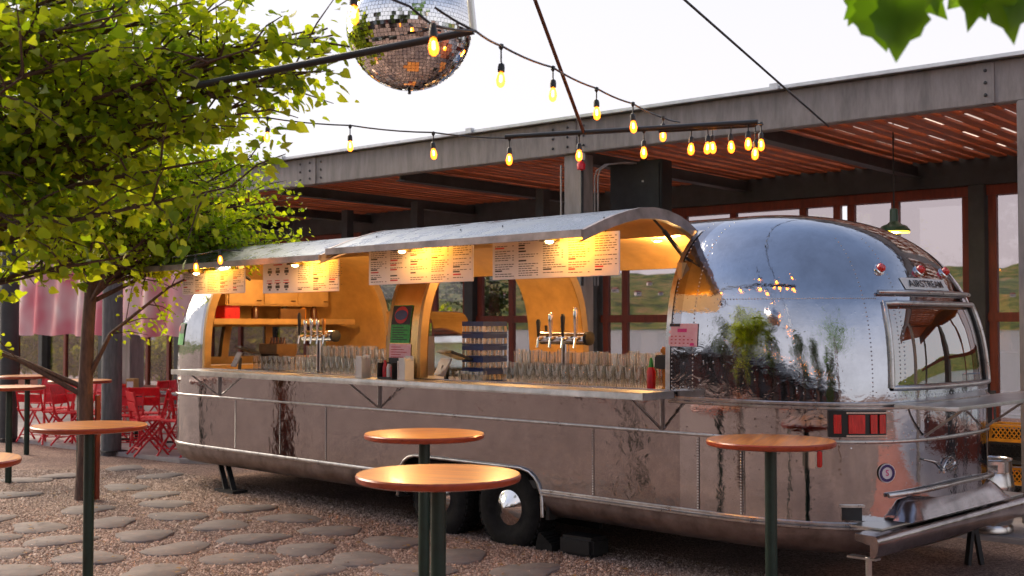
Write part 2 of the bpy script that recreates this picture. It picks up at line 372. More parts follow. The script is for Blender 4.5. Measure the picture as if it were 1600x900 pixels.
r1 = t.nodes.new('ShaderNodeValToRGB'); e = r1.color_ramp.elements; e[0].color = (.03, .055, .03, 1); e[0].position = .38; e[1].color = (.34, .24, .08, 1); e[1].position = .64
e.new(.46).color = (.06, .10, .032, 1); e.new(.53).color = (.16, .19, .04, 1); e.new(.58).color = (.24, .16, .09, 1)
t.links.new(tc.outputs['Object'], n1.inputs[0]); t.links.new(n1.outputs[0], r1.inputs[0]); t.links.new(r1.outputs[0], b_.inputs['Base Color'])
h = B(); rows = []
for j in range(14):
    rr = 1150 + j * 85; row = []
    for i in range(421):
        a = R(20) + i / 420 * R(230)
        x, y = rr * math.cos(a), rr * math.sin(a)
        k = j / 13
        hz = (mnoise.fractal(Vector((x * .0016, y * .0016, 3.1)), 1.0, 2.0, 5) * .5 + .75)
        zz = -3 + (k ** .7) * (70 + 46 * hz) + ((mnoise.noise(Vector((x * .03, y * .03, 0))) * 7 + mnoise.noise(Vector((x * .011, y * .011, 5))) * 14) if j else 0)
        if a > R(180): zz *= max(.3, 1 - (a - R(180)) * .6)
        row.append((x, y, zz))
    rows.append(row)
h.grid(rows); hills = h.build('hills', hm, smooth=180); hills['kind'] = 'structure'

HP = random.Random(3); hw_me = B().box(-7, 7, -5, 5, -4, 6).mesh('wall', M['white']); hr_me = B().add([(-7.6, -5.6, 6), (7.6, -5.6, 6), (7.6, 5.6, 6), (-7.6, 5.6, 6), (-7.6, 0, 10), (7.6, 0, 10)], [(0, 1, 5, 4), (2, 3, 4, 5), (1, 2, 5), (3, 0, 4)]).mesh('roof', M['frame'])
hwin = B().box(-5, 5, -5.1, -5.02, 1, 4).mesh('window', M['screen'])
words = 'lowest second third fourth fifth sixth seventh eighth ninth tenth eleventh twelfth thirteenth fourteenth'.split()
for i, (px, rr_) in enumerate(((785, 3), (812, 6), (838, 2), (955, 5), (968, 2), (990, 3), (1003, 7), (1018, 4), (745, 5), (1405, 3), (1436, 6), (1452, 2), (1578, 3), (1590, 6))):
    a = math.atan2(*( (lambda v: (v.y, v.x))(FW0 + RT * ((px - 800) / F_PX)))); c_ = rows[rr_][min(420, max(0, int((a - R(20)) / R(230) * 420)))]
    o = thing('hillside_house', 'pale house on the hills across the lake, %s counted along the windows' % words[i].replace('lowest', 'first'), 'house', (c_[0], c_[1], c_[2] + 1), a - math.pi / 2 + HP.uniform(-.5, .5), 'houses across the lake')
    inst(hw_me, 'wall', o); inst(hr_me, 'roof', o); inst(hwin, 'window', o); o.scale = (HP.uniform(.35, .65),) * 3
patio_poly = [(-60, -1.2), (-11.0, .84), (-8.3, .98), (-6.96, 1.12), (-6.2, 1.6), (-6.2, 2.9), (2.2, 2.9), (4.2, 3.0), (30, 4.6), (30, 11.5), (-60, 11.5)]
patio = B().prism(patio_poly, -.1, .045).build('patio', M['concrete'], bevel=.012); patio['kind'] = 'structure'

# flagstones let into the gravel (pieces of the ground)
STONES = [(-6.898, .35), (-6.712, -.474), (-6.668, -.993), (-5.297, -.48), (-4.55, -.55), (-3.886, -.787), (-3.091, -.405), (-3.122, -1.089), (-2.276, -.434),
          (-3.25, -1.677), (-3.452, -2.242), (-2.408, -1.072), (-1.493, -.568), (-2.431, -1.794), (-1.657, -1.252), (-2.706, -2.397), (-3.311, -2.756),
          (-1.694, -1.904), (-.955, -1.223), (-2.513, -2.984), (-1.849, -2.562), (-1.014, -1.798), (-1.014, -2.485), (-.272, -1.70), (-1.775, -3.164),
          (-.345, -1.159), (-.717, -.528), (.07, -.55), (.828, -.598), (.25, -1.15), (.35, -1.75), (-.3, -2.4), (-4.1, -1.5), (-4.2, -2.4), (-5.6, -1.6), (-5.9, .25), (1.1, -1.25)]
stone_meshes = []
for k in range(7):
    r_ = random.Random(k + 40); n = 14; pts = []
    for i in range(n):
        a = 2 * math.pi * i / n; rad = .245 * (1 + .16 * math.sin(2 * a + k) + .10 * math.sin(3 * a + 2 * k)) * r_.uniform(.93, 1.07)
        pts.append((rad * math.cos(a) * 1.12, rad * math.sin(a)))
    bb = B(); bb.add([(0, 0, .009)] + [(x * .95, y * .95, .009 + r_.uniform(-.003, .003)) for x, y in pts] + [(x, y, .002) for x, y in pts] + [(x * 1.02, y * 1.02, -.03) for x, y in pts],
        [(0, 1 + i, 1 + (i + 1) % n) for i in range(n)] + [(1 + i, 15 + i, 15 + (i + 1) % n, 1 + (i + 1) % n) for i in range(n)] + [(15 + i, 29 + i, 29 + (i + 1) % n, 15 + (i + 1) % n) for i in range(n)])
    stone_meshes.append(bb.mesh('stepping_stone', M['stone'], smooth=50))
for i, (x, y) in enumerate(STONES): inst(stone_meshes[i % 7], 'stepping_stone', ground, (x, y, 0), rng.uniform(0, 6))

# loose gravel
def pebble_cloud(n):
    d = np.sqrt(nrng.uniform(7.9 ** 2, 14.5 ** 2, n * 2)); px = nrng.uniform(-20, 1620, n * 2)
    cx = CAM.x + d * (FW0.x + RT.x * (px - 800) / F_PX); cy = CAM.y + d * (FW0.y + RT.y * (px - 800) / F_PX)
    ok = (cy < .6) & ~((cx > -6.9) & (cy > .9))
    for sx, sy in STONES: ok &= ((cx - sx) ** 2 + (cy - sy) ** 2) > (.17 + .10 * nrng.random(len(cx)) ** .4 - .27 * (nrng.random(len(cx)) < .38)) ** 2
    cx = cx[ok][:n]; cy = cy[ok][:n]; n = len(cx)
    base = np.array([(1, 0, 0), (0, 1, 0), (-1, 0, 0), (0, -1, 0), (0, 0, .75), (0, 0, -.6)], float)
    tri = np.array([(0, 1, 4), (1, 2, 4), (2, 3, 4), (3, 0, 4)])
    sz = nrng.gamma(2.2, .0026, n) + .0035
    ang = nrng.uniform(0, 6.28, n); c, s_ = np.cos(ang), np.sin(ang)
    p = base[None] * (1 + nrng.uniform(-.3, .3, (n, 6, 3))) * sz[:, None, None]
    x = p[..., 0] * c[:, None] - p[..., 1] * s_[:, None] * .75; y = p[..., 0] * s_[:, None] + p[..., 1] * c[:, None] * .75
    zz = np.array([gz(a, b2) for a, b2 in zip(cx, cy)])
    V = np.stack([x + cx[:, None], y + cy[:, None], p[..., 2] + zz[:, None] + .002], -1).reshape(-1, 3)
    T = (tri[None] + (np.arange(n) * 6)[:, None, None]).reshape(-1, 3)
    return V, T, np.repeat(nrng.random(n), 6)
def np_mesh(name, V, faces_flat, nside, rnd, m, parent=None):
    me = bpy.data.meshes.new(name); nf = len(faces_flat) // nside
    me.vertices.add(len(V)); me.vertices.foreach_set('co', np.ascontiguousarray(V, dtype=np.float32).ravel())
    me.loops.add(len(faces_flat)); me.loops.foreach_set('vertex_index', np.ascontiguousarray(faces_flat, dtype=np.int32))
    me.polygons.add(nf); me.polygons.foreach_set('loop_start', np.arange(0, nf * nside, nside, dtype=np.int32))
    me.update(calc_edges=True)
    at_ = me.attributes.new('rnd', 'FLOAT', 'POINT'); at_.data.foreach_set('value', np.ascontiguousarray(rnd, dtype=np.float32))
    me.materials.append(m); o = bpy.data.objects.new(name, me); COL.objects.link(o)
    if parent is not None: o.parent = parent
    return o
pm = bpy.data.materials.new('pebbles'); pm.use_nodes = True
t = pm.node_tree; b_ = t.nodes['Principled BSDF']; b_.inputs['Roughness'].default_value = .8
a_ = t.nodes.new('ShaderNodeAttribute'); a_.attribute_name = 'rnd'; r1 = t.nodes.new('ShaderNodeValToRGB'); e = r1.color_ramp.elements
e[0].color = (.10, .06, .047, 1); e[1].color = (.56, .43, .37, 1); e.new(.35).color = (.24, .16, .13, 1); e.new(.7).color = (.36, .255, .215, 1)
t.links.new(a_.outputs['Fac'], r1.inputs[0]); t.links.new(r1.outputs[0], b_.inputs['Base Color'])
V, T, rr = pebble_cloud(120000)
gv = np_mesh('gravel', V, T.ravel(), 3, rr, pm); gv['kind'] = 'stuff'; gv['label'] = 'loose pinkish brown gravel between the flagstones'

# a few fallen leaves
nf = 220; fx = nrng.uniform(-6.5, 2.5, nf); fy = nrng.uniform(-3.6, .4, nf)
_V0 = np.array([(0, 0, .0), (.4, .35, .15), (0, 1, .05), (-.4, .35, .12)]); fa = nrng.uniform(0, 6.28, nf); fs_ = nrng.uniform(.03, .06, nf)
_X = (_V0[None, :, 0] * np.cos(fa)[:, None] - _V0[None, :, 1] * np.sin(fa)[:, None]) * fs_[:, None] + fx[:, None]; _Y = (_V0[None, :, 0] * np.sin(fa)[:, None] + _V0[None, :, 1] * np.cos(fa)[:, None]) * fs_[:, None] + fy[:, None]
fl = np_mesh('fallen_leaves', np.stack([_X, _Y, _V0[None, :, 2] * fs_[:, None] + .022 + 0 * _X], -1).reshape(-1, 3), np.arange(nf * 4), 4, np.repeat(nrng.random(nf), 4), mat('dry_leaves', (.30, .17, .04), .8, color2=(.14, .07, .02), scale=30)); fl['kind'] = 'stuff'; fl['label'] = 'scattered dry leaves on the gravel'
# ------------------------------------------------------------------ pavilion (local frame, turned 4.1 degrees)
PA = R(4.1); PO = Vector((-2, 3.4, 0))
pav = thing('pavilion', 'open timber and steel pavilion with cedar slat ceiling behind the silver trailer', 'pavilion', PO, PA)
def pw(lx, ly, z=0): return PO + Vector((lx * math.cos(PA) - ly * math.sin(PA), lx * math.sin(PA) + ly * math.cos(PA), z))
BX0, BX1, BD = -24.0, 13.0, 4.3
for x0, x1 in ((BX0, -14.05), (-14.05 + .006, -9.33), (-9.33 + .006, -4.68), (-4.68 + .006, -.16), (-.16 + .006, 4.47), (4.47 + .006, BX1)):
    bm_ = B().box(x0, x1 - .006, -.07, .07, 3.71, 4.085).build('front_beam', M['greysteel'], pav, bevel=.008)
bolt_me = B().lathe([(.016, 0), (.016, -.006), (.008, -.014), (0, -.015)], (0, 0, 0), 8, 'y').mesh('bolt', M['darksteel'])
for x0 in (-9.33, -4.68, -.16, 4.47):
    pl_ = B().box(x0 - .13, x0 + .02, -.082, -.071, 3.715, 4.08)
    p = pl_.build('splice_plate', M['greysteel'], pav)
    for bx in ((x0 - .055,) if x0 > 0 else (x0 - .32, x0 - .10, x0 + .12)):
        for bz in (3.79, 3.90, 4.01): inst(bolt_me, 'bolt', p, (bx, -.0712 if abs(bx - x0 + .055) > .08 else -.0825, bz))
B().box(BX0, BX1, -.16, .10, 4.09, 4.125).build('roof_edge', M['roofedge'], pav, bevel=.004)
B().box(BX0, BX1, 4.42, 4.9, 4.09, 4.125).build('roof_edge', M['roofedge'], pav, bevel=.004)
dk = B()
for i in range(int((BX1 - BX0) / .25)):
    x = BX0 + i * .25
    dk.add([(x, .07, 3.955), (x + .17, .07, 3.955), (x + .19, .07, 3.98), (x + .23, .07, 3.98), (x + .25, .07, 3.955), (x, 4.8, 3.955), (x + .17, 4.8, 3.955), (x + .19, 4.8, 3.98), (x + .23, 4.8, 3.98), (x + .25, 4.8, 3.955)],
           [(0, 1, 6, 5), (1, 2, 7, 6), (2, 3, 8, 7), (3, 4, 9, 8)])
dk.build('roof_deck', M['deck'], pav)
for x in (-8.2, -5.3, -1.7, 2.4): 
    c = B().box(x - .05, x + .05, -.19, -.12, 4.085, 4.15).build('gutter_clip', M['roofedge'], pav, bevel=.006)
slat_me = B().box(-.06, .06, .08, 4.2, 3.825, 3.86).mesh('ceiling_slat', M['cedar'], bevel=.004)
nsl = 0
x = -14.0
while x < BX1 - .2:
    inst(slat_me, 'ceiling_slat', pav, (x + rng.uniform(-.012, .012), 0, rng.uniform(-.006, .006))); x += .195; nsl += 1
pur = B()
for yy in (1.1, 2.2, 3.3): pur.box(BX0, BX1, yy - .04, yy + .04, 3.865, 3.952)
pur.build('purlins', M['cedar'], pav)
jm = B(); jm.box(-.012, .012, .075, 4.2, 3.66, 3.795); jm.box(-.075, .075, .075, 4.2, 3.645, 3.66)
jme = jm.mesh('joist', M['darksteel'])
for x in (-13.4, -10.8, -8.2, -5.6, -3.15, -.35, 2.1, 4.8, 7.4, 10): inst(jme, 'joist', pav, (x, 0, 0))
B().box(BX0, BX1, 4.2, 4.42, 3.50, 3.95).build('back_beam', M['darksteel'], pav, bevel=.008)
B().box(BX0, BX1, 4.24, 4.40, 3.37, 3.497).build('header_board', M['frame'], pav)
B().box(BX0, BX1, 4.24, 4.36, .045, .42).build('knee_wall', M['frame'], pav)
B().box(BX0, BX1, 4.25, 4.35, 1.80, 1.915).build('transom_rail', M['frame'], pav, bevel=.004)
for x in (-14.0, -9.35):
    B().box(x - .13, x + .13, -.10, .16, .045, 3.708).build('front_post', M['greysteel'], pav, bevel=.01)
B().box(-.36, -.10, -.02, .20, .045, 3.708).build('front_post', M['greysteel'], pav, bevel=.01)
B().box(4.68, 4.94, -.10, .16, .045, 3.708).build('front_post', M['greysteel'], pav, bevel=.01)
B().box(9.2, 9.46, -.10, .16, .045, 3.708).build('front_post', M['greysteel'], pav, bevel=.01)
bp_me = B().box(-.10, .10, 4.16, 4.40, .045, 3.498).mesh('back_post', M['darksteel'], bevel=.008)
BPX = [-20.2, -17.4, -14.3, -11.2, -8.3, -5.69, -3.06, 2.86, 5.9, 9.0, 12]
for x in BPX: inst(bp_me, 'back_post', pav, (x, 0, 0))
mu_me = B().box(-.05, .05, 4.26, 4.34, .42, 3.37).mesh('mullion', M['frame'], bevel=.004)
MX = [-21.6, -20.45, -19.2, -18.3, -16.45, -15.61, -14.78, -13.2, -12.2, -10.1, -9.2, -7.4, -6.6, -5.52, -5.86, -4.82, -4.0, -3.24, -2.88, -2.52, -1.45, -.62, .47, .97, 1.17, 1.78, 2.70, 3.02, 3.9, 4.8, 7, 8]
MX = sorted(MX)
for x in MX: inst(mu_me, 'mullion', pav, (x, 0, 0))
edges = sorted(MX + BPX)
for a_x, b_x in zip(edges[:-1], edges[1:]):
    if b_x - a_x > .3 and a_x < 6:
        for z0, z1 in ((.42, 1.80), (1.915, 3.37)):
            B().box(a_x + .05, b_x - .05, 4.297, 4.303, z0, z1).build('pane', M['glass'], pav)
# timber deck beside the pavilion, mirrored in the trailer's rear
deck = thing('timber_deck', 'reddish timber deck beside the trailer rear', 'deck', (4.6, -.4, 0))
plank_me = B().box(0, 9, 0, .14, 0, .07).mesh('plank', M['cedar'], bevel=.006)
for i in range(28): inst(plank_me, 'plank', deck, (rng.uniform(-.02, .02), i * .148, 0))
# services on the middle post
sp = thing('speaker_cabinet', 'large black cabinet mounted under the pavilion roof beside the middle post', 'speaker', pw(.26, .62, 2.98), PA)
B().box(-.36, .36, -.10, .12, .04, .66).build('cabinet', M['black'], sp, bevel=.01)
B().box(-.33, .33, -.115, -.101, .08, .62).build('grille', M['dark'], sp)
B().lathe([(.012, 0), (.012, .01), (0, .012)], (.12, -.13, .42), 8, 'y').build('indicator', M['pale'], sp)
B().box(-.03, .03, .05, .09, .66, .82).build('bracket', M['darksteel'], sp)
cd = thing('conduit_run', 'pale electrical conduits climbing beside the grey middle post', 'conduit', pw(0, 0, 0), PA)
for k, dx in enumerate((.03, .075)):
    B().tube([(dx + .02, .02, 2.2), (dx + .02, .02, 3.42), (dx + .05, .02, 3.50), (dx + .14, .05, 3.56), (dx + .2, .3, 3.6), (dx + .2, .6, 3.62)], .010, 8).build('pipe', M['greysteel'], cd, smooth=60)
B().tube([(-.07, -.06, 2.2), (-.07, -.06, 3.7)], .02, 8).build('black_pipe', M['black'], cd)
B().lathe([(.0, 0), (.045, .01), (.05, .07), (.03, .10), (0, .11)], (-.05, -.1, 3.50), 10).build('alarm_bell', M['redpaint'], cd, smooth=40)
B().box(-.09, -.03, -.1, -.05, 3.62, 3.70).build('junction_box', M['pale'], cd, bevel=.004)
M['conduit'] = mat('grey_conduit', (.30, .28, .27), .5, .3, var=.2)
B().tube([(-.40, -.02, 2.3), (-.40, -.02, 3.6)], .011, 8).build('pipe', M['conduit'], cd, smooth=60)
# tall inner uprights seen under the ceiling, left bay
for i, (px, d) in enumerate(((543, 19.5), (652, 18.2), (848, 16.5))):
    p_ = at(px, 330, D=d)
    B().box(-.07, .07, -.07, .07, .045, 3.65).build('inner_post', M['darksteel'], pav, loc=Vector((0, 0, 0))).location = Matrix.Rotation(-PA, 3, 'Z') @ (Vector((p_.x, p_.y, 0)) - PO)
# pendant lamp
pd_ = at(1397, 362, Y=5.2)
pn = thing('pendant_lamp', 'dark green enamel pendant lamp with yellow inside hanging in the pavilion', 'lamp', pd_)
B().lathe([(.17, 0), (.165, .02), (.13, .06), (.07, .085), (.045, .11), (.042, .24), (.03, .25), (0, .255)], n=28).build('shade', M['lampgreen'], pn, smooth=40)
B().lathe([(.162, -.012), (.155, .012), (.12, .05), (.05, .07), (0, .075)], n=28).build('shade_lining', M['lampinner'], pn, smooth=40)
B().cyl((0, 0, .25), (0, 0, 3.95 - pd_.z), .008, 6).build('cord', M['black'], pn)
lamp('pendant_light', 'POINT', 14, (1, .7, .25), (0, 0, -.02), pn, .05)

# ------------------------------------------------------------------ trailer
TR = thing('camper_trailer', 'long polished silver riveted camper trailer converted into a serving bar', 'trailer')
XA, XB, HW, ER, EF, ZB, ZT = -4.6, 1.75, 1.22, 1.45, 1.05, 1.30, 2.585
def sect(z, inset=0.0):
    if z <= ZB: return HW - inset, ER - inset, EF - inset, 3.1
    tt = min(.99999, (z - ZB) / (ZT - inset - ZB))
    return ((HW - inset) * (1 - tt ** 3) ** (1 / 3), (ER - inset) * (1 - tt ** 2.6) ** (1 / 2.6), (EF - inset) * (1 - tt ** 2.5) ** .4, 3.1 - .8 * tt)
def cap_pt(th, z, rear=True, inset=0.0, off=0.0):
    hw, er, ef, n = sect(z, inset)
    e_ = (er if rear else ef) + off; hw += off
    c = max(0, math.cos(th)) ** (2 / n); s_ = math.copysign(abs(math.sin(th)) ** (2 / n), math.sin(th))
    return ((XB + e_ * c) if rear else (XA - e_ * c), HW + hw * s_, z)
def rear_x(y, z, off=0.0):
    hw, er, ef, n = sect(z); q = min(1, abs((y - HW) / hw)); return XB + (er) * (1 - q ** n) ** (1 / n) + off
def th_of_y(y, z=1.2):
    hw, _, _, n = sect(z); q = max(-1, min(1, (y - HW) / hw)); return math.asin(math.copysign(abs(q) ** (n / 2), q))
HZ_ = 2.45
def zrow_upper(inset=0.0):
    ts = [math.sin(k / 30 * math.pi / 2) ** (2 / 2.6) for k in range(31)]
    zs = [ZB + (ZT - inset - ZB) * t_ for t_ in ts] + [HZ_, 1.345, 1.90, 1.74, 1.385]
    zs = sorted(zs); out = [zs[0]]
    for z in zs[1:]:
        if z - out[-1] > .004: out.append(z)
        elif any(abs(z - q) < 1e-9 for q in (HZ_, 1.345, 1.90, 1.74, 1.385)): out[-1] = z
    return out
ARCH0, ARCH1, ARCHZ, ARCHR = -1.28, .43, .63, .22
def zlow(x):
    if not ARCH0 < x < ARCH1: return .45
    e_ = min(x - ARCH0, ARCH1 - x)
    if e_ < ARCHR: return ARCHZ - ARCHR + math.sqrt(max(0, ARCHR ** 2 - (ARCHR - e_) ** 2)) if e_ > .004 else .45
    return ARCHZ
OPEN = [(-4.5, -1.45), (-1.0, 1.63)]; FAROPEN = [(-4.35, -1.95), (-1.2, 1.5)]
side_x = sorted(set([XA, -4.5, -4.35, -4, -3.5, -3, -2.5, -1.95, -1.7, -1.45, ARCH0, ARCH0 + .005, ARCH0 + .03, ARCH0 + .07, ARCH0 + .13, ARCH0 + .22, -1.0, -.7, -.4, -.1, ARCH1 - .22, ARCH1 - .13, ARCH1 - .07, ARCH1 - .03, ARCH1 - .005, ARCH1, .7, 1.0, 1.3, 1.5, 1.63, XB, -1.2]))
NTH = 56
ths = sorted(set([round(-math.pi / 2 + math.pi * k / NTH, 5) for k in range(NTH + 1)]))
def wcols(y0, y1, z): return (th_of_y(y0, z), th_of_y(y1, z))
RW = wcols(.50, 1.86, 1.6)
FWN = [wcols(.22, .88, 1.6), wcols(.98, 1.50, 1.6), wcols(1.6, 2.24, 1.6)]
for q in (RW, *FWN):
    for v in q:
        i = min(range(len(ths)), key=lambda k: abs(ths[k] - v)); ths[i] = v
ths = sorted(ths)
low_k = [0, .12, .25, .4, .55, .7, .85, 1.0]

def side_rows(near, inset, lower):
    rows = []
    if lower:
        for k in low_k:
            row = []
            for x in side_x:
                zl = zlow(x) if near else .45
                row.append((x, HW - (HW - inset) if near else HW + HW - inset, zl + (ZB - zl) * k))
            rows.append(row)
    for z in zrow_upper(inset)[(1 if lower else 0):]:
        hw = sect(z, inset)[0]
        rows.append([(x, HW - hw if near else HW + hw, z) for x in side_x])
    return rows
def shell(inset, m, cm, names, lower):
    out = []
    for near in (True, False):
        rows = side_rows(near, inset, lower); ops = OPEN if near else FAROPEN
        top = HZ_ if near else 2.28
        def keep(i, k):
            zc = (rows[i][0][2] + rows[i + 1][0][2]) / 2; xc = (side_x[k] + side_x[k + 1]) / 2
            return not (zc > ZB and zc < top and any(a < xc < b for a, b in ops))
        out.append(B().grid(rows, keep).build(names[0], m, TR, smooth=180))
    for rear in (True, False):
        zs = ([.45 + (ZB - .45) * k for k in low_k[:-1]] if lower else []) + zrow_upper(inset)
        rows = [[cap_pt(t_, z, rear, inset) for t_ in ths] for z in zs]; gl = B()
        def is_win(i, k):
            zc = (zs[i] + zs[i + 1]) / 2; tc_ = (ths[k] + ths[k + 1]) / 2
            if rear: return 1.345 < zc < 1.90 and RW[0] < tc_ < RW[1]
            return 1.385 < zc < 1.74 and any(a < tc_ < b for a, b in FWN)
        out.append(B().grid(rows, lambda i, k: not is_win(i, k)).build(names[1], cm, TR, smooth=180))
        if lower: B().grid([[cap_pt(t_, z, rear, .02) for t_ in ths] for z in zs], is_win).build('rear_window_glass' if rear else 'front_window_glass', M['tint'] if rear else M['glass'], TR, smooth=180)
    return out
shell(0, M['skin'], M['skin_cap'], ('side_panel', 'end_cap'), True)
shell(.05, M['lining'], M['lining'], ('side_lining', 'end_lining'), False)
# rolled skirt below the bottom trim
def skirt_ring(z, k):
    return -(.15 * k ** 2)
sk = B(); n_s = 7
for near in (True, False):
    for xa, xb in (((XA, ARCH0), (ARCH1, XB)) if near else ((XA, XB),)):
        rows = [[(x, (.0 if near else 2 * HW) + (1 if near else -1) * .16 * k ** 2.2, .447 - .19 * math.sin(k * 1.45)) for x in np.linspace(xa, xb, 12)] for k in np.linspace(0, 1, n_s)]
        sk.grid(rows)
for rear in (True, False):
    sk.grid([[cap_pt(t_, .447, rear, 0, -.16 * k ** 2.2)[:2] + (.447 - .19 * math.sin(k * 1.45),) for t_ in ths] for k in np.linspace(0, 1, n_s)])
sk.build('skirt', M['skirt'], TR, smooth=60)

def around(z, off, x_from=None, x_to=None):
    """path round the shell at one height: near side then rear end"""
    p = [(x, -off, z) for x in np.linspace(x_from if x_from is not None else XA, XB, 10)]
    p += [cap_pt(t_, z, True, 0, off) for t_ in ths]
    return p
def front_path(z, off): return [cap_pt(t_, z, False, 0, off) for t_ in ths[::-1]]
def band(path, h_, th_, z_is_center=True):
    bb = B(); vs = []; n = len(path)
    for i, p in enumerate(path):
        a = Vector(path[max(i - 1, 0)]); c = Vector(path[min(i + 1, n - 1)]); d = (c - a); d.z = 0; d.normalize(); nn = Vector((d.y, -d.x, 0))
        p = Vector(p)
        prof = [(-.5 * h_, 0), (-.5 * h_, th_ * .7), (-.28 * h_, th_), (.28 * h_, th_), (.5 * h_, th_ * .7), (.5 * h_, 0)]
        vs.append([tuple(p + nn * o + Vector((0, 0, z))) for z, o in prof])
    return bb.grid(vs)
band(around(.474, .001, ARCH1 + .0), .022, .014).build('bottom_trim', M['trim'], TR, smooth=40)
band(around(.448, .001, ARCH1 + .0), .02, .018).build('bottom_trim', M['trim'], TR, smooth=40)
pf = front_path(.46, .001) + [(x, -.001, .46) for x in np.linspace(XA, ARCH0, 6)]
band([p for p in pf], .034, .012).build('bottom_trim', M['trim'], TR, smooth=40)
fullp = lambda z: front_path(z, .001) + [(x, -.001, z) for x in np.linspace(XA + .05, XB - .05, 10)] + [cap_pt(t_, z, True, 0, .001) for t_ in ths]
band(fullp(1.0), .022, .010).build('belt_trim', M['trim'], TR, smooth=40)
band(around(1.245, .001, 1.66), .022, .016).build('belt_trim', M['trim'], TR, smooth=40)
band(around(1.218, .001, 1.66), .018, .013).build('belt_trim', M['trim'], TR, smooth=40)
# wheel arch lip, wheel well
ap = [(ARCH1 + .012, -.004, .27), (ARCH1 + .004, -.004, .45)] + [(x, -.004, zlow(x)) for x in reversed([q for q in side_x if ARCH0 < q < ARCH1])] + [(ARCH0 - .004, -.004, .45), (ARCH0 - .012, -.004, .27)]
B().tube(ap, .016, 8).build('wheel_arch_lip', M['trim'], TR, smooth=60)
B().box(ARCH0 - .02, ARCH1 + .02, .02, .7, .66, .70).box(ARCH0 - .02, ARCH1 + .02, .66, .70, .1, .655).box(ARCH0 - .06, ARCH0 - .024, .02, .7, .25, .70).box(ARCH1 + .024, ARCH1 + .06, .02, .7, .25, .70).build('wheel_well', M['chassis'], TR)
B().box(-4.6, 2.2, .24, 2.20, .27, .40).box(-5.9, 2.7, .62, .72, .30, .42).box(-5.9, 2.7, 1.72, 1.82, .30, .42).build('chassis', M['chassis'], TR)
B().box(-5.0, 2.40, .07, 2.37, .47, .53).build('floor', M['dark'], TR)
tyre = B(); tyre.lathe([(.18, -.10), (.20, -.115), (.30, -.12), (.335, -.10), (.345, -.06), (.345, .06), (.335, .10), (.30, .12), (.20, .115), (.18, .10)], n=40, axis='y')
for k in range(40):
    a = 2 * math.pi * k / 40
    for yy in (-.07, 0, .07): tyre.obox((.347 * math.cos(a), yy, .347 * math.sin(a)), (.007 * math.cos(a), 0, .007 * math.sin(a)), (0, .028, 0), (-.018 * math.sin(a), 0, .018 * math.cos(a)))
tyre_me = tyre.mesh('tyre', M['rubber'], smooth=40)
rim_me = B().lathe([(.185, -.085), (.18, -.07), (.165, -.062), (.15, -.075), (0, -.07)], n=32, axis='y').mesh('rim', M['black'], smooth=50)
hub_me = B().lathe([(.152, -.082), (.155, -.092), (.14, -.10), (.125, -.105), (.06, -.135), (.012, -.16), (0, -.16)], n=36, axis='y').mesh('hubcap', M['chrome'], smooth=40)
for wx, yc in ((.0, .175), (-.84, .175), (.0, 2.26), (-.84, 2.26)):
    o = inst(tyre_me, 'tyre', TR, (wx, yc, .29)); inst(rim_me, 'rim', o); inst(hub_me, 'hubcap', o)
B().cyl((0, .1, .29), (0, 2.3, .29), .045).cyl((-.84, .1, .29), (-.84, 2.3, .29), .045).build('axles', M['chassis'], TR)

# opening ribs: edge strips joining skin and lining
def cross_curve(x, inset, near=True, zmax=HZ_):
    zs = [z for z in zrow_upper(0) if z <= zmax + 1e-6]
    out = []
    for z in zs:
        zz = min(z, ZT - inset - .004); hw = sect(zz, inset)[0]; out.append((x, HW - hw if near else HW + hw, zz))
    return out
for near, ops, zm in ((True, OPEN, HZ_), (False, FAROPEN, 2.28)):
    for a, b2 in ops:
        for x, s_ in ((a, 1), (b2, -1)):
            o1 = cross_curve(x, -.006, near, zm); i1 = cross_curve(x, .075, near, zm)
            rb = B().grid([o1, i1]).grid([[(q[0] - s_ * .04, q[1], q[2]) for q in o1], o1]).grid([i1, [(q[0] - s_ * .09, q[1], q[2]) for q in i1]])
            rb.build('opening_rib', M['lining'] if not (near and x > 1) else M['trim'], TR, smooth=60)
# inner face of the posts between openings, tan, with slots
for x0, x1, near in ((-1.45, -1.0, True), (-1.95, -1.2, False)):
    c1 = cross_curve(x0, .085, near, 2.40); c2 = cross_curve(x1, .085, near, 2.40)
    B().grid([c1, c2]).build('post_lining', M['lining'], TR, smooth=60)
    for k, xs_ in enumerate((.35, .65)):
        xx = x0 + (x1 - x0) * xs_
        cc = [q for q in cross_curve(xx, .09, near, 2.4) if 1.55 < q[2] < 1.78]
        if cc: B().tube(cc, .016, 6).build('lining_slot', M['dark'], TR)
# outside face of the post between the hatches: lamp reflection painted into the aluminium's colour
c1 = cross_curve(-1.448, -.004); c2 = cross_curve(-1.002, -.004)
M['goldglow'] = mat('lamp_reflection_gold', (.62, .38, .14), .25, .75, var=.15, scale=5, rvar=.1)
B().grid([c1, c2]).build('post_panel', M['goldglow'], TR, smooth=60)

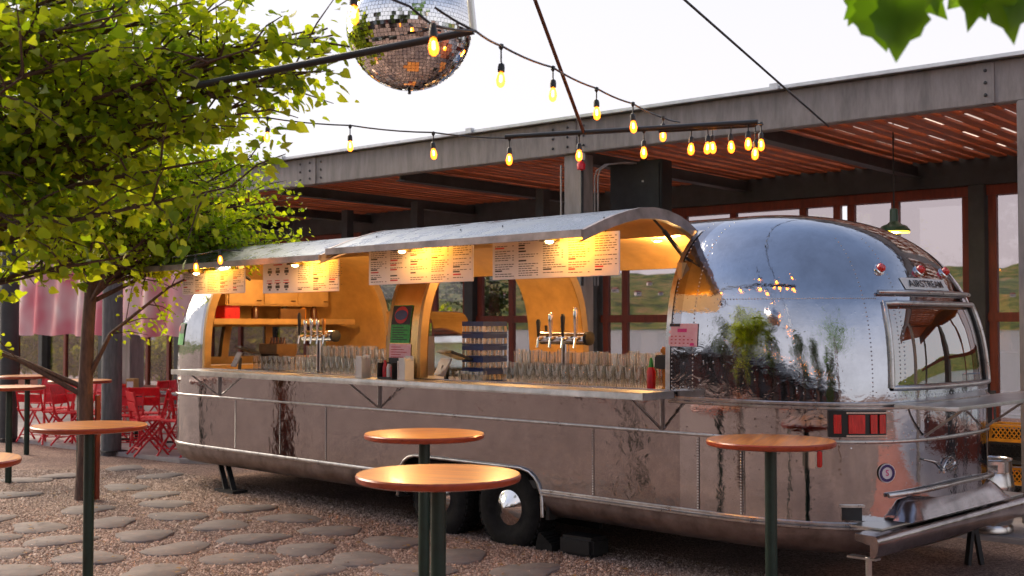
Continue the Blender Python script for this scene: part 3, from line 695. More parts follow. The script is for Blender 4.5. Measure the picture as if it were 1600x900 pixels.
# front end inside: shelf, cupboard band
B().box(-5.35, -4.75, .25, 2.2, 1.775, 1.80).build('front_shelf', M['lining'], TR, bevel=.004)
uc = B().box(-5.2, -4.93, .52, 1.95, 1.98, 2.28).build('upper_cabinet', M['lining'], TR, bevel=.01)
for y in (.55, 1.02, 1.49):
    dr_ = B().box(-4.929, -4.915, y, y + .44, 2.0, 2.26).build('cabinet_door', M['lining'], uc, bevel=.005); B().cyl((-4.90, y + .36, 2.04), (-4.90, y + .42, 2.04), .006, 6).build('handle', M['chrome'], dr_)
B().box(-4.76, -4.735, .25, 2.2, 1.765, 1.83).build('shelf_lip', M['lining'], TR, bevel=.004)
B().box(-4.98, -4.92, 1.25, 1.60, 1.83, 1.95).build('vent_grille', M['liningdk'], TR, bevel=.004)
B().box(-5.5, -5.1, .35, 2.1, .55, 1.30).build('front_cupboard', M['lining'], TR)
B().box(1.66, 1.70, .1, 2.34, .55, 2.2).build('bulkhead', M['lining'], TR)
# bar counter inside and the folding shelf outside
B().box(-4.55, 1.62, .075, .78, 1.235, 1.275).build('bar_counter', M['counter'], TR, bevel=.006)
B().box(-4.5, 1.6, .11, .74, .53, 1.233).build('bar_front', M['dark'], TR)
B().box(-4.3, 1.5, 1.75, 2.3, 1.10, 1.14).build('back_counter', M['counter'], TR, bevel=.006)
dr = B(); dr.box(-.55, 1.58, .09, .22, 1.276, 1.282)
for i in range(70): dr.box(-.54 + i * .03, -.525 + i * .03, .095, .215, 1.2825, 1.289)
dr.build('drip_grille', M['steel'], TR)
co = B().box(-4.55, 1.70, -.36, -.02, 1.262, 1.29).box(-4.55, 1.70, -.372, -.352, 1.242, 1.294).box(1.70, 1.72, -.372, -.02, 1.242, 1.294)
co.build('serving_shelf', M['counter'], TR, bevel=.004)
rl = B()
for i in range(200): rl.lathe([(.0055, 0), (.004, .003), (0, .0035)], (-4.5 + i * .031, -.03 - .012, 1.2905), 6)
rl.build('shelf_rivets', M['trim'], TR, kind='stuff')
for x in (-4.2, -1.55, 1.60):
    B().bar((x, -.345, 1.250), (x, -.012, 1.02), .018, .012).bar((x, -.012, 1.02), (x, -.012, 1.24), .022, .01, (1, 0, 0)).build('shelf_bracket', M['trim'], TR)

# raised hatches
def hatch(x0, x1, dz):
    prof = [(.40, 2.452), (.30, 2.505), (.20, 2.541), (.05, 2.572), (-.10, 2.58), (-.25, 2.568), (-.39, 2.537), (-.53, 2.498), (-.66, 2.454), (-.78, 2.408), (-.86, 2.378)]
    prof = [(y, z + dz * min(1, (.4 - y) / .8)) for y, z in prof]
    lo = [(y - .012 * k / 10, z - .03) for k, (y, z) in enumerate(prof)]
    o = B().grid([[(x, y, z) for y, z in prof] for x in np.linspace(x0, x1, 14)]).build('hatch', M['hatchskin'], TR, smooth=60)
    B().grid([[(x, y, z) for y, z in lo] for x in np.linspace(x0 + .01, x1 - .01, 10)]).build('hatch_lining', M['lining'], o, smooth=60)
    e_ = B()
    for x, s_ in ((x0, 1), (x1, -1)):
        e_.grid([[(x - s_ * .003, y, z + .004) for y, z in prof], [(x - s_ * .003, y, z - .045) for y, z in lo]])
        e_.grid([[(x - s_ * .003, y, z - .045) for y, z in lo], [(x + s_ * .05, y, z - .045) for y, z in lo]])
        e_.grid([[(x - s_ * .003, y, z + .004) for y, z in prof], [(x + s_ * .03, y, z + .004) for y, z in prof]])
    y, z = prof[-1]
    e_.box(x0, x1, y - .022, y + .002, z - .045, z + .006)
    e_.build('hatch_rim', M['skirt'], o, smooth=40)
    for x in (x0 + .05, x1 - .05):
        B().cyl((x, .33, 2.24), (x, .08, 2.43 + dz * .4), .016, 8).cyl((x, .08, 2.43 + dz * .4), (x, -.12, 2.555 + dz * .6), .009, 8).build('gas_strut', M['black'], o, smooth=60)
        B().lathe([(.016, 0), (.016, .01), (0, .012)], (x, -.12, 2.555 + dz * .6), 8).build('strut_knuckle', M['chrome'], o)
hatch(-4.2, -1.27, -.045); hatch(-1.18, 1.61, 0)

# rear window frame, gutter, lettering, lights, bumper
fr_path = []
for y in np.linspace(.50, 1.86, 16): fr_path.append((y, 1.345))
zz_ = list(np.linspace(1.345, 1.90, 10))
loop = [(th_of_y(y, 1.6), 1.345) for y in np.linspace(.50, 1.86, 18)] + [(RW[1], z) for z in zz_[1:]] + [(th_of_y(y, 1.6), 1.90) for y in np.linspace(1.86, .50, 18)[1:]] + [(RW[0], z) for z in zz_[::-1][1:]]
def rounded_loop(off): return [Vector(cap_pt(t_, z, True, 0, off)) for t_, z in loop]
B().tube([*rounded_loop(.008)], .019, 8, caps=False).build('rear_window_frame', M['trim'], TR, smooth=60)
B().tube([*rounded_loop(-.014)], .014, 8, caps=False).build('rear_window_seal', M['black'], TR, smooth=60)
B().tube([cap_pt(t_, 1.965 + .01 * math.cos(t_), True, 0, .02) for t_ in np.linspace(RW[0] - .03, RW[1] + .03, 24)], .015, 8).build('rear_gutter', M['trim'], TR, smooth=60)
B().box(0, 0.005, 0, 0, 0, 0)
vs, fs = text_shape('AIRSTREAM', .085); lw = B()
for i, v in enumerate(vs):
    y = 1.06 + v[0] * 1.05; z = 2.035 + v[1] * .78
    vs[i] = (rear_x(y, z, .012), y, z)
np_ = [(rear_x(y, z, .006), y, z) for z in (1.995, 2.075) for y in np.linspace(.78, 1.36, 9)]
npl = B().grid([np_[:9], np_[9:]]).build('added_letter_backing', M['pale'], TR)  # pale backing added so the letters stand out from the dark reflection
lw.add(vs, fs).build('rear_lettering', M['black'], TR, fixn=False)
for y in (.66, 1.06, 1.46):
    p = Vector((rear_x(y, 2.125, 0), y, 2.125)); nr = Vector((1, (y - HW) * .25, .75)).normalized()
    q = nr.to_track_quat('Z', 'Y').to_matrix()
    bb = B().lathe([(.040, -.02), (.042, .008), (.036, .014), (0, .014)], n=16); bb.v = [tuple(p + q @ Vector(v)) for v in bb.v]
    o = bb.build('marker_light', M['chrome'], TR, smooth=40)
    bb = B().lathe([(.030, .012), (.030, .034), (.022, .044), (0, .046)], n=16); bb.v = [tuple(p + q @ Vector(v)) for v in bb.v]; bb.build('lens', M['red'], o, smooth=40)
def cap_patch(t0, t1, z0, z1, off, th_=.02, n=14):
    bb = B(); us = np.linspace(t0, t1, n)
    a = [[cap_pt(t_, z, True, 0, off) for t_ in us] for z in (z0, z1)]; c = [[cap_pt(t_, z, True, 0, off - th_) for t_ in us] for z in (z0, z1)]
    bb.grid([c[0], a[0], a[1], c[1]])
    bb.add([c[0][0], a[0][0], a[1][0], c[1][0]], [(0, 1, 2, 3)]); bb.add([c[0][-1], a[0][-1], a[1][-1], c[1][-1]], [(0, 1, 2, 3)])
    return bb
def th_of_x(x):  # near corner
    q = max(0, min(1, (x - XB) / ER)); return -math.acos(q ** (3.1 / 2))
TA, TB_ = th_of_x(2.80), th_of_y(.42)
for s_ in (1, -1):
    tl = cap_patch(TA if s_ > 0 else -TB_, TB_ if s_ > 0 else -TA, 1.035, 1.205, .035, .04).build('tail_light', M['black'], TR)
    span = TB_ - TA
    for f0, f1 in ((.08, .20), (.32, .60), (.70, .82), (.86, .97)):
        t0, t1 = TA + span * f0, TA + span * f1
        if s_ < 0: t0, t1 = -t1, -t0
        cap_patch(t0, t1, 1.06, 1.18, .047, .012, 8).build('lens', M['red'], tl)
    t0, t1 = TA + span * .28, TB_
    if s_ < 0: t0, t1 = -t1, -t0
    for zz in (1.045, 1.192): cap_patch(t0, t1, zz - .005, zz + .005, .05, .015, 10).build('lens_trim', M['chrome'], tl)
# side clearance lamp
o = cap_patch(th_of_x(2.655), th_of_x(2.735), .83, .95, .05, .06, 8).build('side_marker', M['chrome'], TR, bevel=.012, smooth=40)
cap_patch(th_of_x(2.737), th_of_x(2.765), .838, .942, .04, .05, 6).build('lens', M['red'], o, bevel=.008, smooth=40)
# round badge and script
def on_rear(vs, y0, z0, off): return [(rear_x(y0 + v[0], z0 + v[1], off), y0 + v[0], z0 + v[1]) for v in vs]
def disc(r, n=24): return [(0, 0)] + [(r * math.cos(2 * math.pi * k / n), r * math.sin(2 * math.pi * k / n)) for k in range(n)], [(0, 1 + k, 1 + (k + 1) % n) for k in range(n)]
M['navy'] = mat('navy_print', (.05, .02, .12), .5, var=.1)
by, bz = .20, .80
def on_corner(vs, t0, z0, off):
    out = []
    for v in vs:
        p = cap_pt(t0, z0 + v[1], True, 0, off); q = cap_pt(t0 + .02, z0 + v[1], True, 0, off); d = (Vector(q) - Vector(p)).normalized(); out.append(tuple(Vector(p) + d * v[0]))
    return out
tb = th_of_y(.435)
d_v, d_f = disc(.062); bd = B().add(on_corner(d_v, tb, bz, .008), d_f).build('round_badge', M['white'], TR, fixn=False)
ring_ = [(r_ * math.cos(2 * math.pi * k / 24), r_ * math.sin(2 * math.pi * k / 24)) for r_ in (.056, .038) for k in range(24)]
B().add(on_corner(ring_, tb, bz, .011), [(k, (k + 1) % 24, 24 + (k + 1) % 24, 24 + k) for k in range(24)]).build('badge_ring', M['navy'], bd, fixn=False)
vs, fs = text_shape('S', .055); B().add(on_corner(vs, tb, bz, .011), fs).build('badge_print', M['magenta'], bd, fixn=False)
def rear_tube(pts, r, name, m, off=.014): return B().tube([(rear_x(y, z, off), y, z) for y, z in pts], r, 6).build(name, m, TR, smooth=60)
rear_tube([(.72, .875), (.82, .855), (.90, .835), (.95, .80), (.985, .775), (.96, .765), (.955, .80), (1.0, .85), (1.07, .865), (1.12, .845), (1.12, .815), (1.06, .80), (1.0, .79), (1.03, .77), (1.09, .775), (1.14, .79)], .007, 'script_emblem', M['chrome'])
rear_tube([(.98, .80), (1.06, .825), (1.14, .81)], .006, 'script_emblem', M['chrome'])
# service hatch, vent and bumper shelf at the back
cap_patch(th_of_x(2.87), th_of_x(2.965), .50, .585, .012, .02, 8).build('service_door', M['dark'], TR)
cap_patch(th_of_x(2.86), th_of_x(2.975), .585, .60, .022, .03, 8).build('service_door_hood', M['trim'], TR)
bmp = B()
prof = [(.0, .34), (.03, .345), (.05, .38), (.055, .44), (.045, .468), (.03, .478), (-.10, .482), (-.10, .44), (.0, .42)]
bmp.grid([[(3.215 + a, y, z) for a, z in prof] for y in (-.07, -.05, .6, 1.2, 1.9, 2.47, 2.49)])
bmp.add([(3.215 + a, -.07, z) for a, z in prof], [tuple(range(9))]); bmp.add([(3.215 + a, 2.49, z) for a, z in prof], [tuple(range(9))])
M['bumper'] = mat('dull_bumper_steel', (.40, .36, .37), .2, 1, var=.3, scale=6, rvar=.1, bump=.2, bscale=5, bdist=.01)
bmp.build('bumper', M['bumper'], TR, smooth=40, bevel=.0)
B().box(2.98, 3.20, .12, 2.34, .483, .495).build('bumper_deck', M['steel'], TR, bevel=.004)
lid = B(); yy = np.linspace(.42, 2.0, 18)
lid.grid([[(3.12 + .13 * k, y, .50 + (.14 + .03 * math.sin((y - .4) * 2)) * (1 - k ** 2) * min(1, (y - .42) * 9, (2.0 - y) * 9)) for y in yy] for k in np.linspace(0, 1, 6)])
lid.build('tank_cover', M['bumper'], TR, smooth=60)
rear_tube([(y, .655 + .035 * math.sin((y - .4) * 1.9)) for y in np.linspace(.42, 2.0, 16)], .016, 'tank_cover_lip', M['trim'], .03)
B().tube([(3.18, -.02, .34), (3.18, -.02, .20)], .02, 8).bar((3.18, -.02, .22), (3.10, -.07, .005), .02, .02).bar((3.18, -.02, .22), (3.26, -.07, .005), .02, .02).bar((3.18, -.02, .22), (3.18, .10, .005), .02, .02).box(3.05, 3.24, -.05, .02, .325, .337).build('stabiliser_jack', M['steel'], TR)
B().bar((3.02, 1.85, .36), (3.0, 1.80, .005), .04, .03).bar((3.02, 1.85, .36), (3.06, 1.90, .005), .04, .03).build('stabiliser_jack', M['dark'], TR)
B().bar((-4.7, .3, .33), (-4.25, .12, .02), .05, .04).bar((-4.55, .3, .33), (-4.1, .12, .02), .05, .04).box(-4.35, -4.0, .04, .22, .0, .03).build('stabiliser_jack', M['dark'], TR)
# folding shelf under the rear window
rs = B().prism([(3.13, .42), (3.50, .36), (3.56, .42), (3.50, 2.75), (3.10, 2.75), (3.10, 2.1), (3.17, 1.4)], 1.222, 1.246)
rs.build('rear_shelf', M['counter'], TR, bevel=.005)
for y in (.75, 1.7): B().bar((3.45, y, 1.215), (3.19, y, 1.03), .02, .014).build('shelf_bracket', M['trim'], TR)
# panel seams and rivets
rv = B(); sm = B()
def rivet(p, nrm):
    p = Vector(p); q = Vector(nrm).normalized().to_track_quat('Z', 'Y').to_matrix()
    rv.add([tuple(p + q @ Vector((.0065 * math.cos(k * 1.0472), .0065 * math.sin(k * 1.0472), 0))) for k in range(6)] + [tuple(p + q @ Vector((0, 0, .004)))], [(k, (k + 1) % 6, 6) for k in range(6)])
for x in (-3.9, -3.1, -2.35, .95, 1.9, 2.25):
    for i in range(26): rivet((x, -.001, .50 + i * .019), (0, -1, 0))
    sm.box(x + .012, x + .016, -.0018, .002, .49, .985)
for z in (1.93,):
    for t_ in np.linspace(-1.45, RW[0] - .05, 60):
        p = Vector(cap_pt(t_, z, True)); q = Vector(cap_pt(t_, z, True, 0, .02)); rivet(p, q - p)
for x in (1.68, 1.86):
    for q in cross_curve(x, 0, True, 2.55): pass
    for z in np.linspace(1.30, 2.5, 44):
        hw = sect(z)[0]
        if x > XB:
            n_ = sect(z)[3]; er = sect(z)[1]; k = min(1, (x - XB) / er); y = HW - hw * (1 - k ** n_) ** (1 / n_)
        else: y = HW - hw
        rivet((x, y, z), (0, -1, max(0, z - 1.6)))
for k in range(5):
    t_ = -1.1 + k * .16
for tt in (-.62, -.38):
    for z in np.linspace(1.3, 2.35, 38):
        p = Vector(cap_pt(tt, z, True)); q = Vector(cap_pt(tt, z, True, 0, .02)); rivet(p, q - p)
for off_ in (.055, .075):
    for t_, z in loop[::1]:
        p = Vector(cap_pt(t_ + (RW[0] if t_ < 0 else 0) * 0, z, True)); 
for y in np.linspace(.46, 1.9, 34): rivet((rear_x(y, 1.295), y, 1.295), (1, 0, .1))
rv.build('rivets', M['trim'], TR, kind='stuff'); sm.build('panel_seams', M['dark'], TR, kind='stuff')
# papers fixed to the skin
def paper(y_off, x0, x1, z0, z1, m, name, label=None):
    o = B().box(x0, x1, -y_off - .0015, -y_off, z0, z1).build(name, m, TR)
    if label: o['label'] = label
    return o
pp = B(); pp.add([(1.655, -.004, 1.755), (1.90, -.004, 1.770), (1.885, -.005, 1.600), (1.645, -.004, 1.615)], [(0, 1, 2, 3)])
q_ = lambda z: -(.0) 
def side_y(x, z):
    hw, er, ef, n_ = sect(z)
    if x > XB: k = min(1, (x - XB) / er); return HW - hw * (1 - k ** n_) ** (1 / n_)
    return HW - hw
def side_sheet(x0, x1, z0, z1, off, nx=4, nz=6): return B().grid([[(x, side_y(x, z) - off, z) for x in np.linspace(x0, x1, nx)] for z in np.linspace(z0, z1, nz)])
po = side_sheet(1.655, 1.90, 1.605, 1.765, .006).build('pink_poster', M['pink'], TR)
side_sheet(1.66, 1.75, 1.745, 1.765, .009).build('poster_print', M['ink'], po)
side_sheet(1.73, 1.81, 1.705, 1.73, .009).build('poster_print', M['magenta'], po)
side_sheet(1.84, 1.875, 1.612, 1.630, .009).build('poster_print', M['magenta'], po)
for i in range(16):
    x = 1.675 + (i % 6) * .035; z = 1.625 + (i // 6) * .024; side_sheet(x, x + .016, z, z + .007, .009, 2, 2).build('poster_print', M['redink'], po)
po = side_sheet(-1.40, -1.14, 1.60, 1.93, .012).build('event_poster', M['green_paper'], TR); po['label'] = 'green poster with a blue and red emblem on the post'
side_sheet(-1.395, -1.145, 1.76, 1.925, .015).build('poster_print', M['ink'], po)
d_v, d_f = disc(.075); B().add([(-1.27 + v[0] * 1.2, side_y(-1.27, 1.845 + v[1]) - .019, 1.845 + v[1]) for v in d_v], d_f).build('poster_print', M['redink'], po, fixn=False)
d_v, d_f = disc(.055); B().add([(-1.27 + v[0] * 1.5, side_y(-1.27, 1.845 + v[1]) - .022, 1.845 + v[1] * .8) for v in d_v], d_f).build('poster_print', M['blue'], po, fixn=False)
for i in range(6): side_sheet(-1.375, -1.17 - .05 * (i % 2), 1.625 + i * .021, 1.632 + i * .021, .015, 2, 2).build('poster_print', M['ink'], po)
po = side_sheet(-1.41, -1.12, 1.43, 1.59, .010).build('salmon_notice', M['pink'], TR); po['label'] = 'salmon pink printed notice on the post'
for i in range(6): side_sheet(-1.385, -1.17 - .04 * (i % 3), 1.45 + i * .022, 1.456 + i * .022, .013, 2, 2).build('poster_print', M['redink'], po)
def front_sheet(t0, t1, z0, z1, off): return B().grid([[cap_pt(t_, z, False, 0, off) for t_ in np.linspace(t0, t1, 5)] for z in (z0, (z0 + z1) / 2, z1)])
t0 = -math.acos((.52 / EF) ** 2.1); t1 = -math.acos((.86 / EF) ** 2.1)
po = front_sheet(t0, t1, 1.54, 1.78, .008).build('event_poster', M['green_paper'], TR); po['label'] = 'small green poster with red fruit on the front end'
front_sheet(t0 + .005, t1 - .005, 1.665, 1.775, .011).build('poster_print', M['ink'], po); front_sheet(t0 * .7 + t1 * .3, t0 * .35 + t1 * .65, 1.69, 1.75, .014).build('poster_print', M['redink'], po)

# lights inside the trailer
for i, (x, y) in enumerate(((-3.9, .95), (-2.35, .75), (-.7, .75), (1.25, .62), (.4, 1.5))):
    hw = 0
    z = 2.50 if y > .7 else 2.455
    o = B().lathe([(.05, 0), (.05, -.012), (.038, -.016)], (x, y, z), 16).build('ceiling_lamp', M['trim'], TR)
    B().lathe([(.036, -.012), (.02, -.02), (0, -.021)], (x, y, z), 16).build('lens', M['lampdisc'], o)
    lamp('cabin_light', 'POINT', 24, (1, .56, .20), (x, y + .05, z - .10), TR, .06)

# ------------------------------------------------------------------ menu boards and their lamps
def menu(name, label, x0, x1, z0, z1, y=-.58, kind=0, tilt=0):
    o = B().box(x0, x1, y - .006, y + .006, z0, z1).build(name, M['white'], bevel=.003); tag(o, label, 'menu board', 'menu boards under the hatches')
    r_ = random.Random(name + str(x0)); pk = B(); pr_ = B(); yy = y - .0068
    def word(bb, xa, xb, z, h_): bb.add([(xa, yy, z), (xb, yy, z), (xb, yy, z + h_), (xa, yy, z + h_)], [(0, 1, 2, 3)])
    W_, H_ = x1 - x0, z1 - z0; cols = 5
    c0 = 0
    if kind == 1:
        for cx in (.10, .21, .33):
            for rz_, big in ((.66, 1), (.16, 1)):
                word(pk, x0 + W_ * (cx - .03), x0 + W_ * (cx + .03), z0 + H_ * rz_, H_ * .10)
                word(pk, x0 + W_ * (cx - .022), x0 + W_ * (cx + .022), z0 + H_ * (rz_ + .12), H_ * .05)
                word(pk, x0 + W_ * (cx - .014), x0 + W_ * (cx + .014), z0 + H_ * (rz_ - .07), H_ * .05)
            word(pr_, x0 + W_ * (cx - .04), x0 + W_ * (cx + .03), z0 + H_ * .40, H_ * .03); word(pr_, x0 + W_ * (cx - .045), x0 + W_ * (cx + .04), z0 + H_ * .33, H_ * .025)
        word(pr_, x0 + W_ * .15, x0 + W_ * .27, z0 + H_ * .92, H_ * .04); c0 = 2.3
    c = c0
    while c < cols - .3:
        xa = x0 + W_ * (c + .12) / cols; cw = W_ / cols * .8; z = z1 - H_ * .10
        while z > z0 + H_ * .06:
            if r_.random() < .2: word(pr_ if r_.random() < .5 else pk, xa, xa + cw * r_.uniform(.3, .5), z, .011); z -= .021; continue
            if r_.random() < .12: z -= .014; continue
            xx = xa
            while xx < xa + cw * r_.uniform(.55, .95):
                l_ = r_.uniform(.012, .04); word(pk, xx, xx + l_, z, .0055); xx += l_ + .007
            if r_.random() < .6: word(pk, xa + cw * .92, xa + cw, z, .0055)
            z -= .0165
        c += 1
    pk.build('print', M['ink'], o, fixn=False, kind='stuff'); pr_.build('coloured_print', M['redink'], o, fixn=False, kind='stuff')
    hk = B()
    for x in (x0 + .12, x1 - .12): hk.cyl((x, y, z1 - .005), (x, y - .02, z1 + .10), .004, 6)
    hk.build('hanger', M['dark'], o)
    return o
menu('menu_board', 'white menu board lit by a lamp, at the tree end behind the leaves', -3.96, -2.83, 2.058, 2.285)
menu('menu_board', 'white menu board with two rows of small cup pictures beside printed lists', -2.53, -1.39, 2.045, 2.318, kind=1)
menu('menu_board', 'white menu board hanging right above the posters on the hatch post', -.98, .27, 2.085, 2.385)
menu('menu_board', 'widest white menu board, with red headings, nearest the rounded rear end', .48, 1.69, 2.088, 2.387)
for x, z, lab in ((-3.5, 2.315, 'small dome lamp over the menu board behind the leaves'), (-1.86, 2.335, 'small dome lamp over the menu board with cup pictures'), (-.42, 2.392, 'small dome lamp over the menu board above the posters'), (1.16, 2.392, 'small dome lamp over the menu board with red headings')):
    L_ = thing('sign_lamp', lab, 'lamp', (x, -.70, z - .025), 0, 'lamps over the menu boards')
    B().lathe([(.075, -.03), (.07, 0), (.05, .025), (.02, .038), (0, .04)], n=20).build('shade', M['dark'], L_, smooth=50)
    B().cyl((0, 0, .03), (0, .01, .05), .012, 8).build('stem', M['dark'], L_)
    B().lathe([(0, -.05), (.025, -.042), (.035, -.02), (.03, 0), (0, .01)], n=14).build('bulb', M['lampdisc'], L_, smooth=60)
    lamp('sign_light', 'POINT', 4.0, (1, .40, .03), (.16, -.02, -.01), L_, .03)

# ------------------------------------------------------------------ bar ware
gl_me = B().lathe([(.030, 0), (.0315, .004), (.036, .07), (.043, .15), (.0405, .15), (.034, .07), (.029, .012), (0, .010)], n=12).mesh('pint_glass', M['pint'], smooth=50)
def glasses(x0, x1, y0, rows_, label, group, step=.093, z=1.275, up=True, zs=1.0, nest=False):
    k = 0
    for r_ in range(rows_):
        x = x0 + (r_ % 2) * step * .5
        while x < x1:
            o = bpy.data.objects.new('pint_glass', gl_me); COL.objects.link(o); s_ = rng.uniform(.94, 1.04)
            o.scale = (s_, s_, s_ * zs * rng.uniform(.97, 1.03))
            if up: o.location = (x + rng.uniform(-.004, .004), y0 + r_ * .088, z)
            else: o.location = (x + rng.uniform(-.004, .004), y0 + r_ * .088, z + .15 * o.scale.z); o.rotation_euler = (math.pi, 0, 0)
            tag(o, label, 'glass', group); x += step; k += 1
            if nest and r_ > 0:
                o2 = o.copy(); COL.objects.link(o2); o2.location.z += .085 * o.scale.z
glasses(-3.15, -1.78, .27, 3, 'clear pint glass in the rows beside the tree-side beer tap', 'pint glasses at the tree end', zs=1.15, nest=True)
glasses(-.22, 1.36, .27, 3, 'clear pint glass in the rows on the counter near the rear end', 'pint glasses near the rear end', zs=1.15, nest=True)
glasses(-4.2, -3.5, .45, 2, 'clear glass in the short rows by the first tablet stand', 'glasses by the first tablet', zs=1.0)
glasses(-.78, -.40, .16, 2, 'small dark filled glass in front of the blue glass racks', 'small glasses by the racks', step=.085, zs=.6)
# beer taps
def tap_tower(name, label, x, y, n):
    o = thing(name, label, 'beer tap', (x, y, 1.275))
    B().lathe([(.05, 0), (.05, .01), (.035, .02), (.033, .34), (0, .34)], n=18).build('pedestal', M['chrome'], o, smooth=40)
    bb = B().lathe([(0, -.26), (.04, -.26), (.052, -.25), (.052, .25), (.04, .26), (0, .26)], (0, 0, .375), 20, 'x'); bb.build('manifold', M['chrome'], o, smooth=40)
    B().lathe([(.056, 0), (.056, .03), (.04, .035), (0, .035)], (.235, 0, .375), 18, 'x').build('end_cap', M['dark'], o, smooth=40)
    for k in range(n):
        xx = -.20 + k * .4 / max(1, n - 1)
        f = B().cyl((xx, -.05, .375), (xx, -.10, .365), .014, 8).cyl((xx, -.10, .375), (xx, -.115, .30), .010, 8).build('faucet', M['chrome'], o, smooth=40)
        hgt = rng.uniform(.13, .24)
        B().lathe([(.009, 0), (.012, .02), (.017, hgt * .6), (.02, hgt * .85), (.012, hgt), (0, hgt)], (xx, -.10, .385), 10).build('handle', rng.choice([M['black'], M['chrome'], M['amber'], M['dark']]), f, smooth=40)
    return o
tap_tower('beer_tap', 'polished beer tap tower with handles at the tree end of the bar', -2.75, .22, 5)
tap_tower('beer_tap', 'polished beer tap tower in front of the see-through opening', .36, .35, 4)
def tablet(label, x, y, rz):
    o = thing('tablet_stand', label, 'tablet', (x, y, 1.275), rz, 'payment tablets on the bar')
    B().box(-.09, .09, -.07, .07, 0, .012).build('base', M['black'], o, bevel=.004)
    B().bar((0, .02, .01), (0, .03, .14), .03, .03).build('stem', M['black'], o)
    B().obox((0, -.01, .12), (.115, 0, 0), (0, .035, .075), (0, .006, -.004)).build('customer_screen', M['screen'], o, bevel=.003)
    B().obox((0, -.0185, .125), (.008, 0, 0), (0, .006, .013), (0, .001, -.0005)).build('screen_mark', M['ink'], o)
    B().obox((.0, .10, .22), (.16, 0, 0), (0, .10, -.035), (0, .004, .012)).build('till_screen', M['black'], o, bevel=.003)
tablet('tablet on a black stand at the tree end of the bar', -4.1, .15, -.35)
tablet('tablet on a black stand between the post and the blue racks', -.83, .12, -.35)
for k in range(5):
    o = thing('glass_rack', 'blue and grey glass rack, %s in the stack on the bar' % ('lowest', 'second from the bottom', 'middle one', 'second from the top', 'topmost')[k], 'glass rack', (-.62, .40, 1.275 + k * .103), -.05, 'stacked glass racks')
    B().box(-.21, .21, -.19, .19, .0, .012).box(-.21, .21, -.19, -.18, .06, .10).box(-.21, .21, .18, .19, .06, .10).box(-.21, -.20, -.18, .18, .06, .10).box(.20, .21, -.18, .18, .06, .10).build('blue_band', M['blue'], o)
    st = B()
    for i in range(6):
        xx = -.20 + i * .08; st.box(xx - .006, xx + .006, -.188, -.178, .012, .06).box(xx - .006, xx + .006, .178, .188, .012, .06)
    for i in range(5):
        yy = -.16 + i * .08; st.box(-.208, -.198, yy - .006, yy + .006, .012, .06).box(.198, .208, yy - .006, yy + .006, .012, .06)
    st.build('grey_uprights', M['steel'], o, kind='stuff')
    gb = B()
    for i in range(4):
        for j in range(4): gb.lathe([(.03, .014), (.036, .075)], (-.14 + i * .093, -.13 + j * .088, 0), 8)
    gb.build('stored_glasses', M['pint'], o, smooth=60, kind='stuff')
    o.scale = (.66, .72, 1)
def holder(label, x, y, h_, m, wdt=.07):
    o = thing('napkin_holder', label, 'holder', (x, y, 1.2905 if y < -.02 else 1.275))
    B().box(-wdt, wdt, -.05, .05, 0, .012).box(-wdt, wdt, .04, .05, .012, h_).box(-wdt, -wdt + .008, -.05, .04, .012, h_ * .8).box(wdt - .008, wdt, -.05, .04, .012, h_ * .8).build('case', m, o)
    for i in range(5): B().box(-wdt + .012, wdt - .012, -.045 + i * .016, -.033 + i * .016, .012, h_ * rng.uniform(.85, .97)).build('card', M['pale'], o)
holder('pale upright card holder beside the black caddy on the shelf', -1.62, -.14, .20, M['pale'], .05)
holder('pale upright card holder in front of the pink notice', -1.02, -.15, .20, M['pale'], .05)
o = thing('condiment_caddy', 'dark caddy with printed labels at the foot of the poster post', 'caddy', (-1.24, -.13, 1.2905))
B().box(-.10, .10, -.07, .07, 0, .015).box(-.10, .10, .055, .07, .015, .18).box(-.10, -.09, -.07, .055, .015, .14).box(.09, .10, -.07, .055, .015, .14).build('case', M['dark'], o, bevel=.002)
for i, (m, h_) in enumerate(((M['redink'], .16), (M['pale'], .13), (M['redink'], .12))): B().lathe([(.022, .016), (.024, .10), (.012, .13), (.012, h_), (0, h_)], (-.055 + i * .055, -.02, 0), 10).build('bottle', m, o, smooth=40)
o = thing('drinks_crate', 'wooden crate of brown bottles at the tree end of the bar', 'crate', (-4.05, .62, 1.275), -.1)
B().box(-.2, .2, -.12, .12, .17, .19).box(-.2, .2, -.12, -.10, .19, .28).box(-.2, .2, .10, .12, .19, .28).box(-.2, -.18, -.1, .1, .0, .28).box(.18, .2, -.1, .1, .0, .28).build('box', M['liningdk'], o, bevel=.003)
for i in range(5): B().lathe([(.03, .19), (.03, .27), (.012, .31), (.012, .35), (0, .35)], (-.14 + i * .07, 0, 0), 10).build('bottle', M['brown'], o, smooth=40)
o = thing('fruit_box', 'small box with white and red fruit behind the glasses', 'box', (-3.35, .62, 1.275))
B().box(-.10, .10, -.08, .08, 0, .12).build('tray', M['liningdk'], o, bevel=.004)
for i in range(9): B().lathe([(0, -.03), (.022, -.02), (.03, 0), (.022, .02), (0, .03)], (-.07 + (i % 4) * .047, -.05 + (i // 4) * .05, .135 + .012 * (i % 2)), 8).build('fruit', M['white'] if i % 3 else M['redpaint'], o, smooth=60)
o = thing('insulated_server', 'dark and amber beverage server at the rear end of the counter', 'beverage server', (1.47, .30, 1.275))
B().lathe([(.085, 0), (.085, .02), (.075, .03), (.075, .16), (0, .16)], n=18).build('vessel', M['amber'], o, smooth=40)
B().box(-.10, .10, -.10, .10, .16, .26).build('housing', M['dark'], o, bevel=.01)
B().box(-.08, .0, -.06, .06, .262, .32).box(.01, .09, -.06, .06, .262, .32).build('cup_stack', M['amber'], o, bevel=.015)
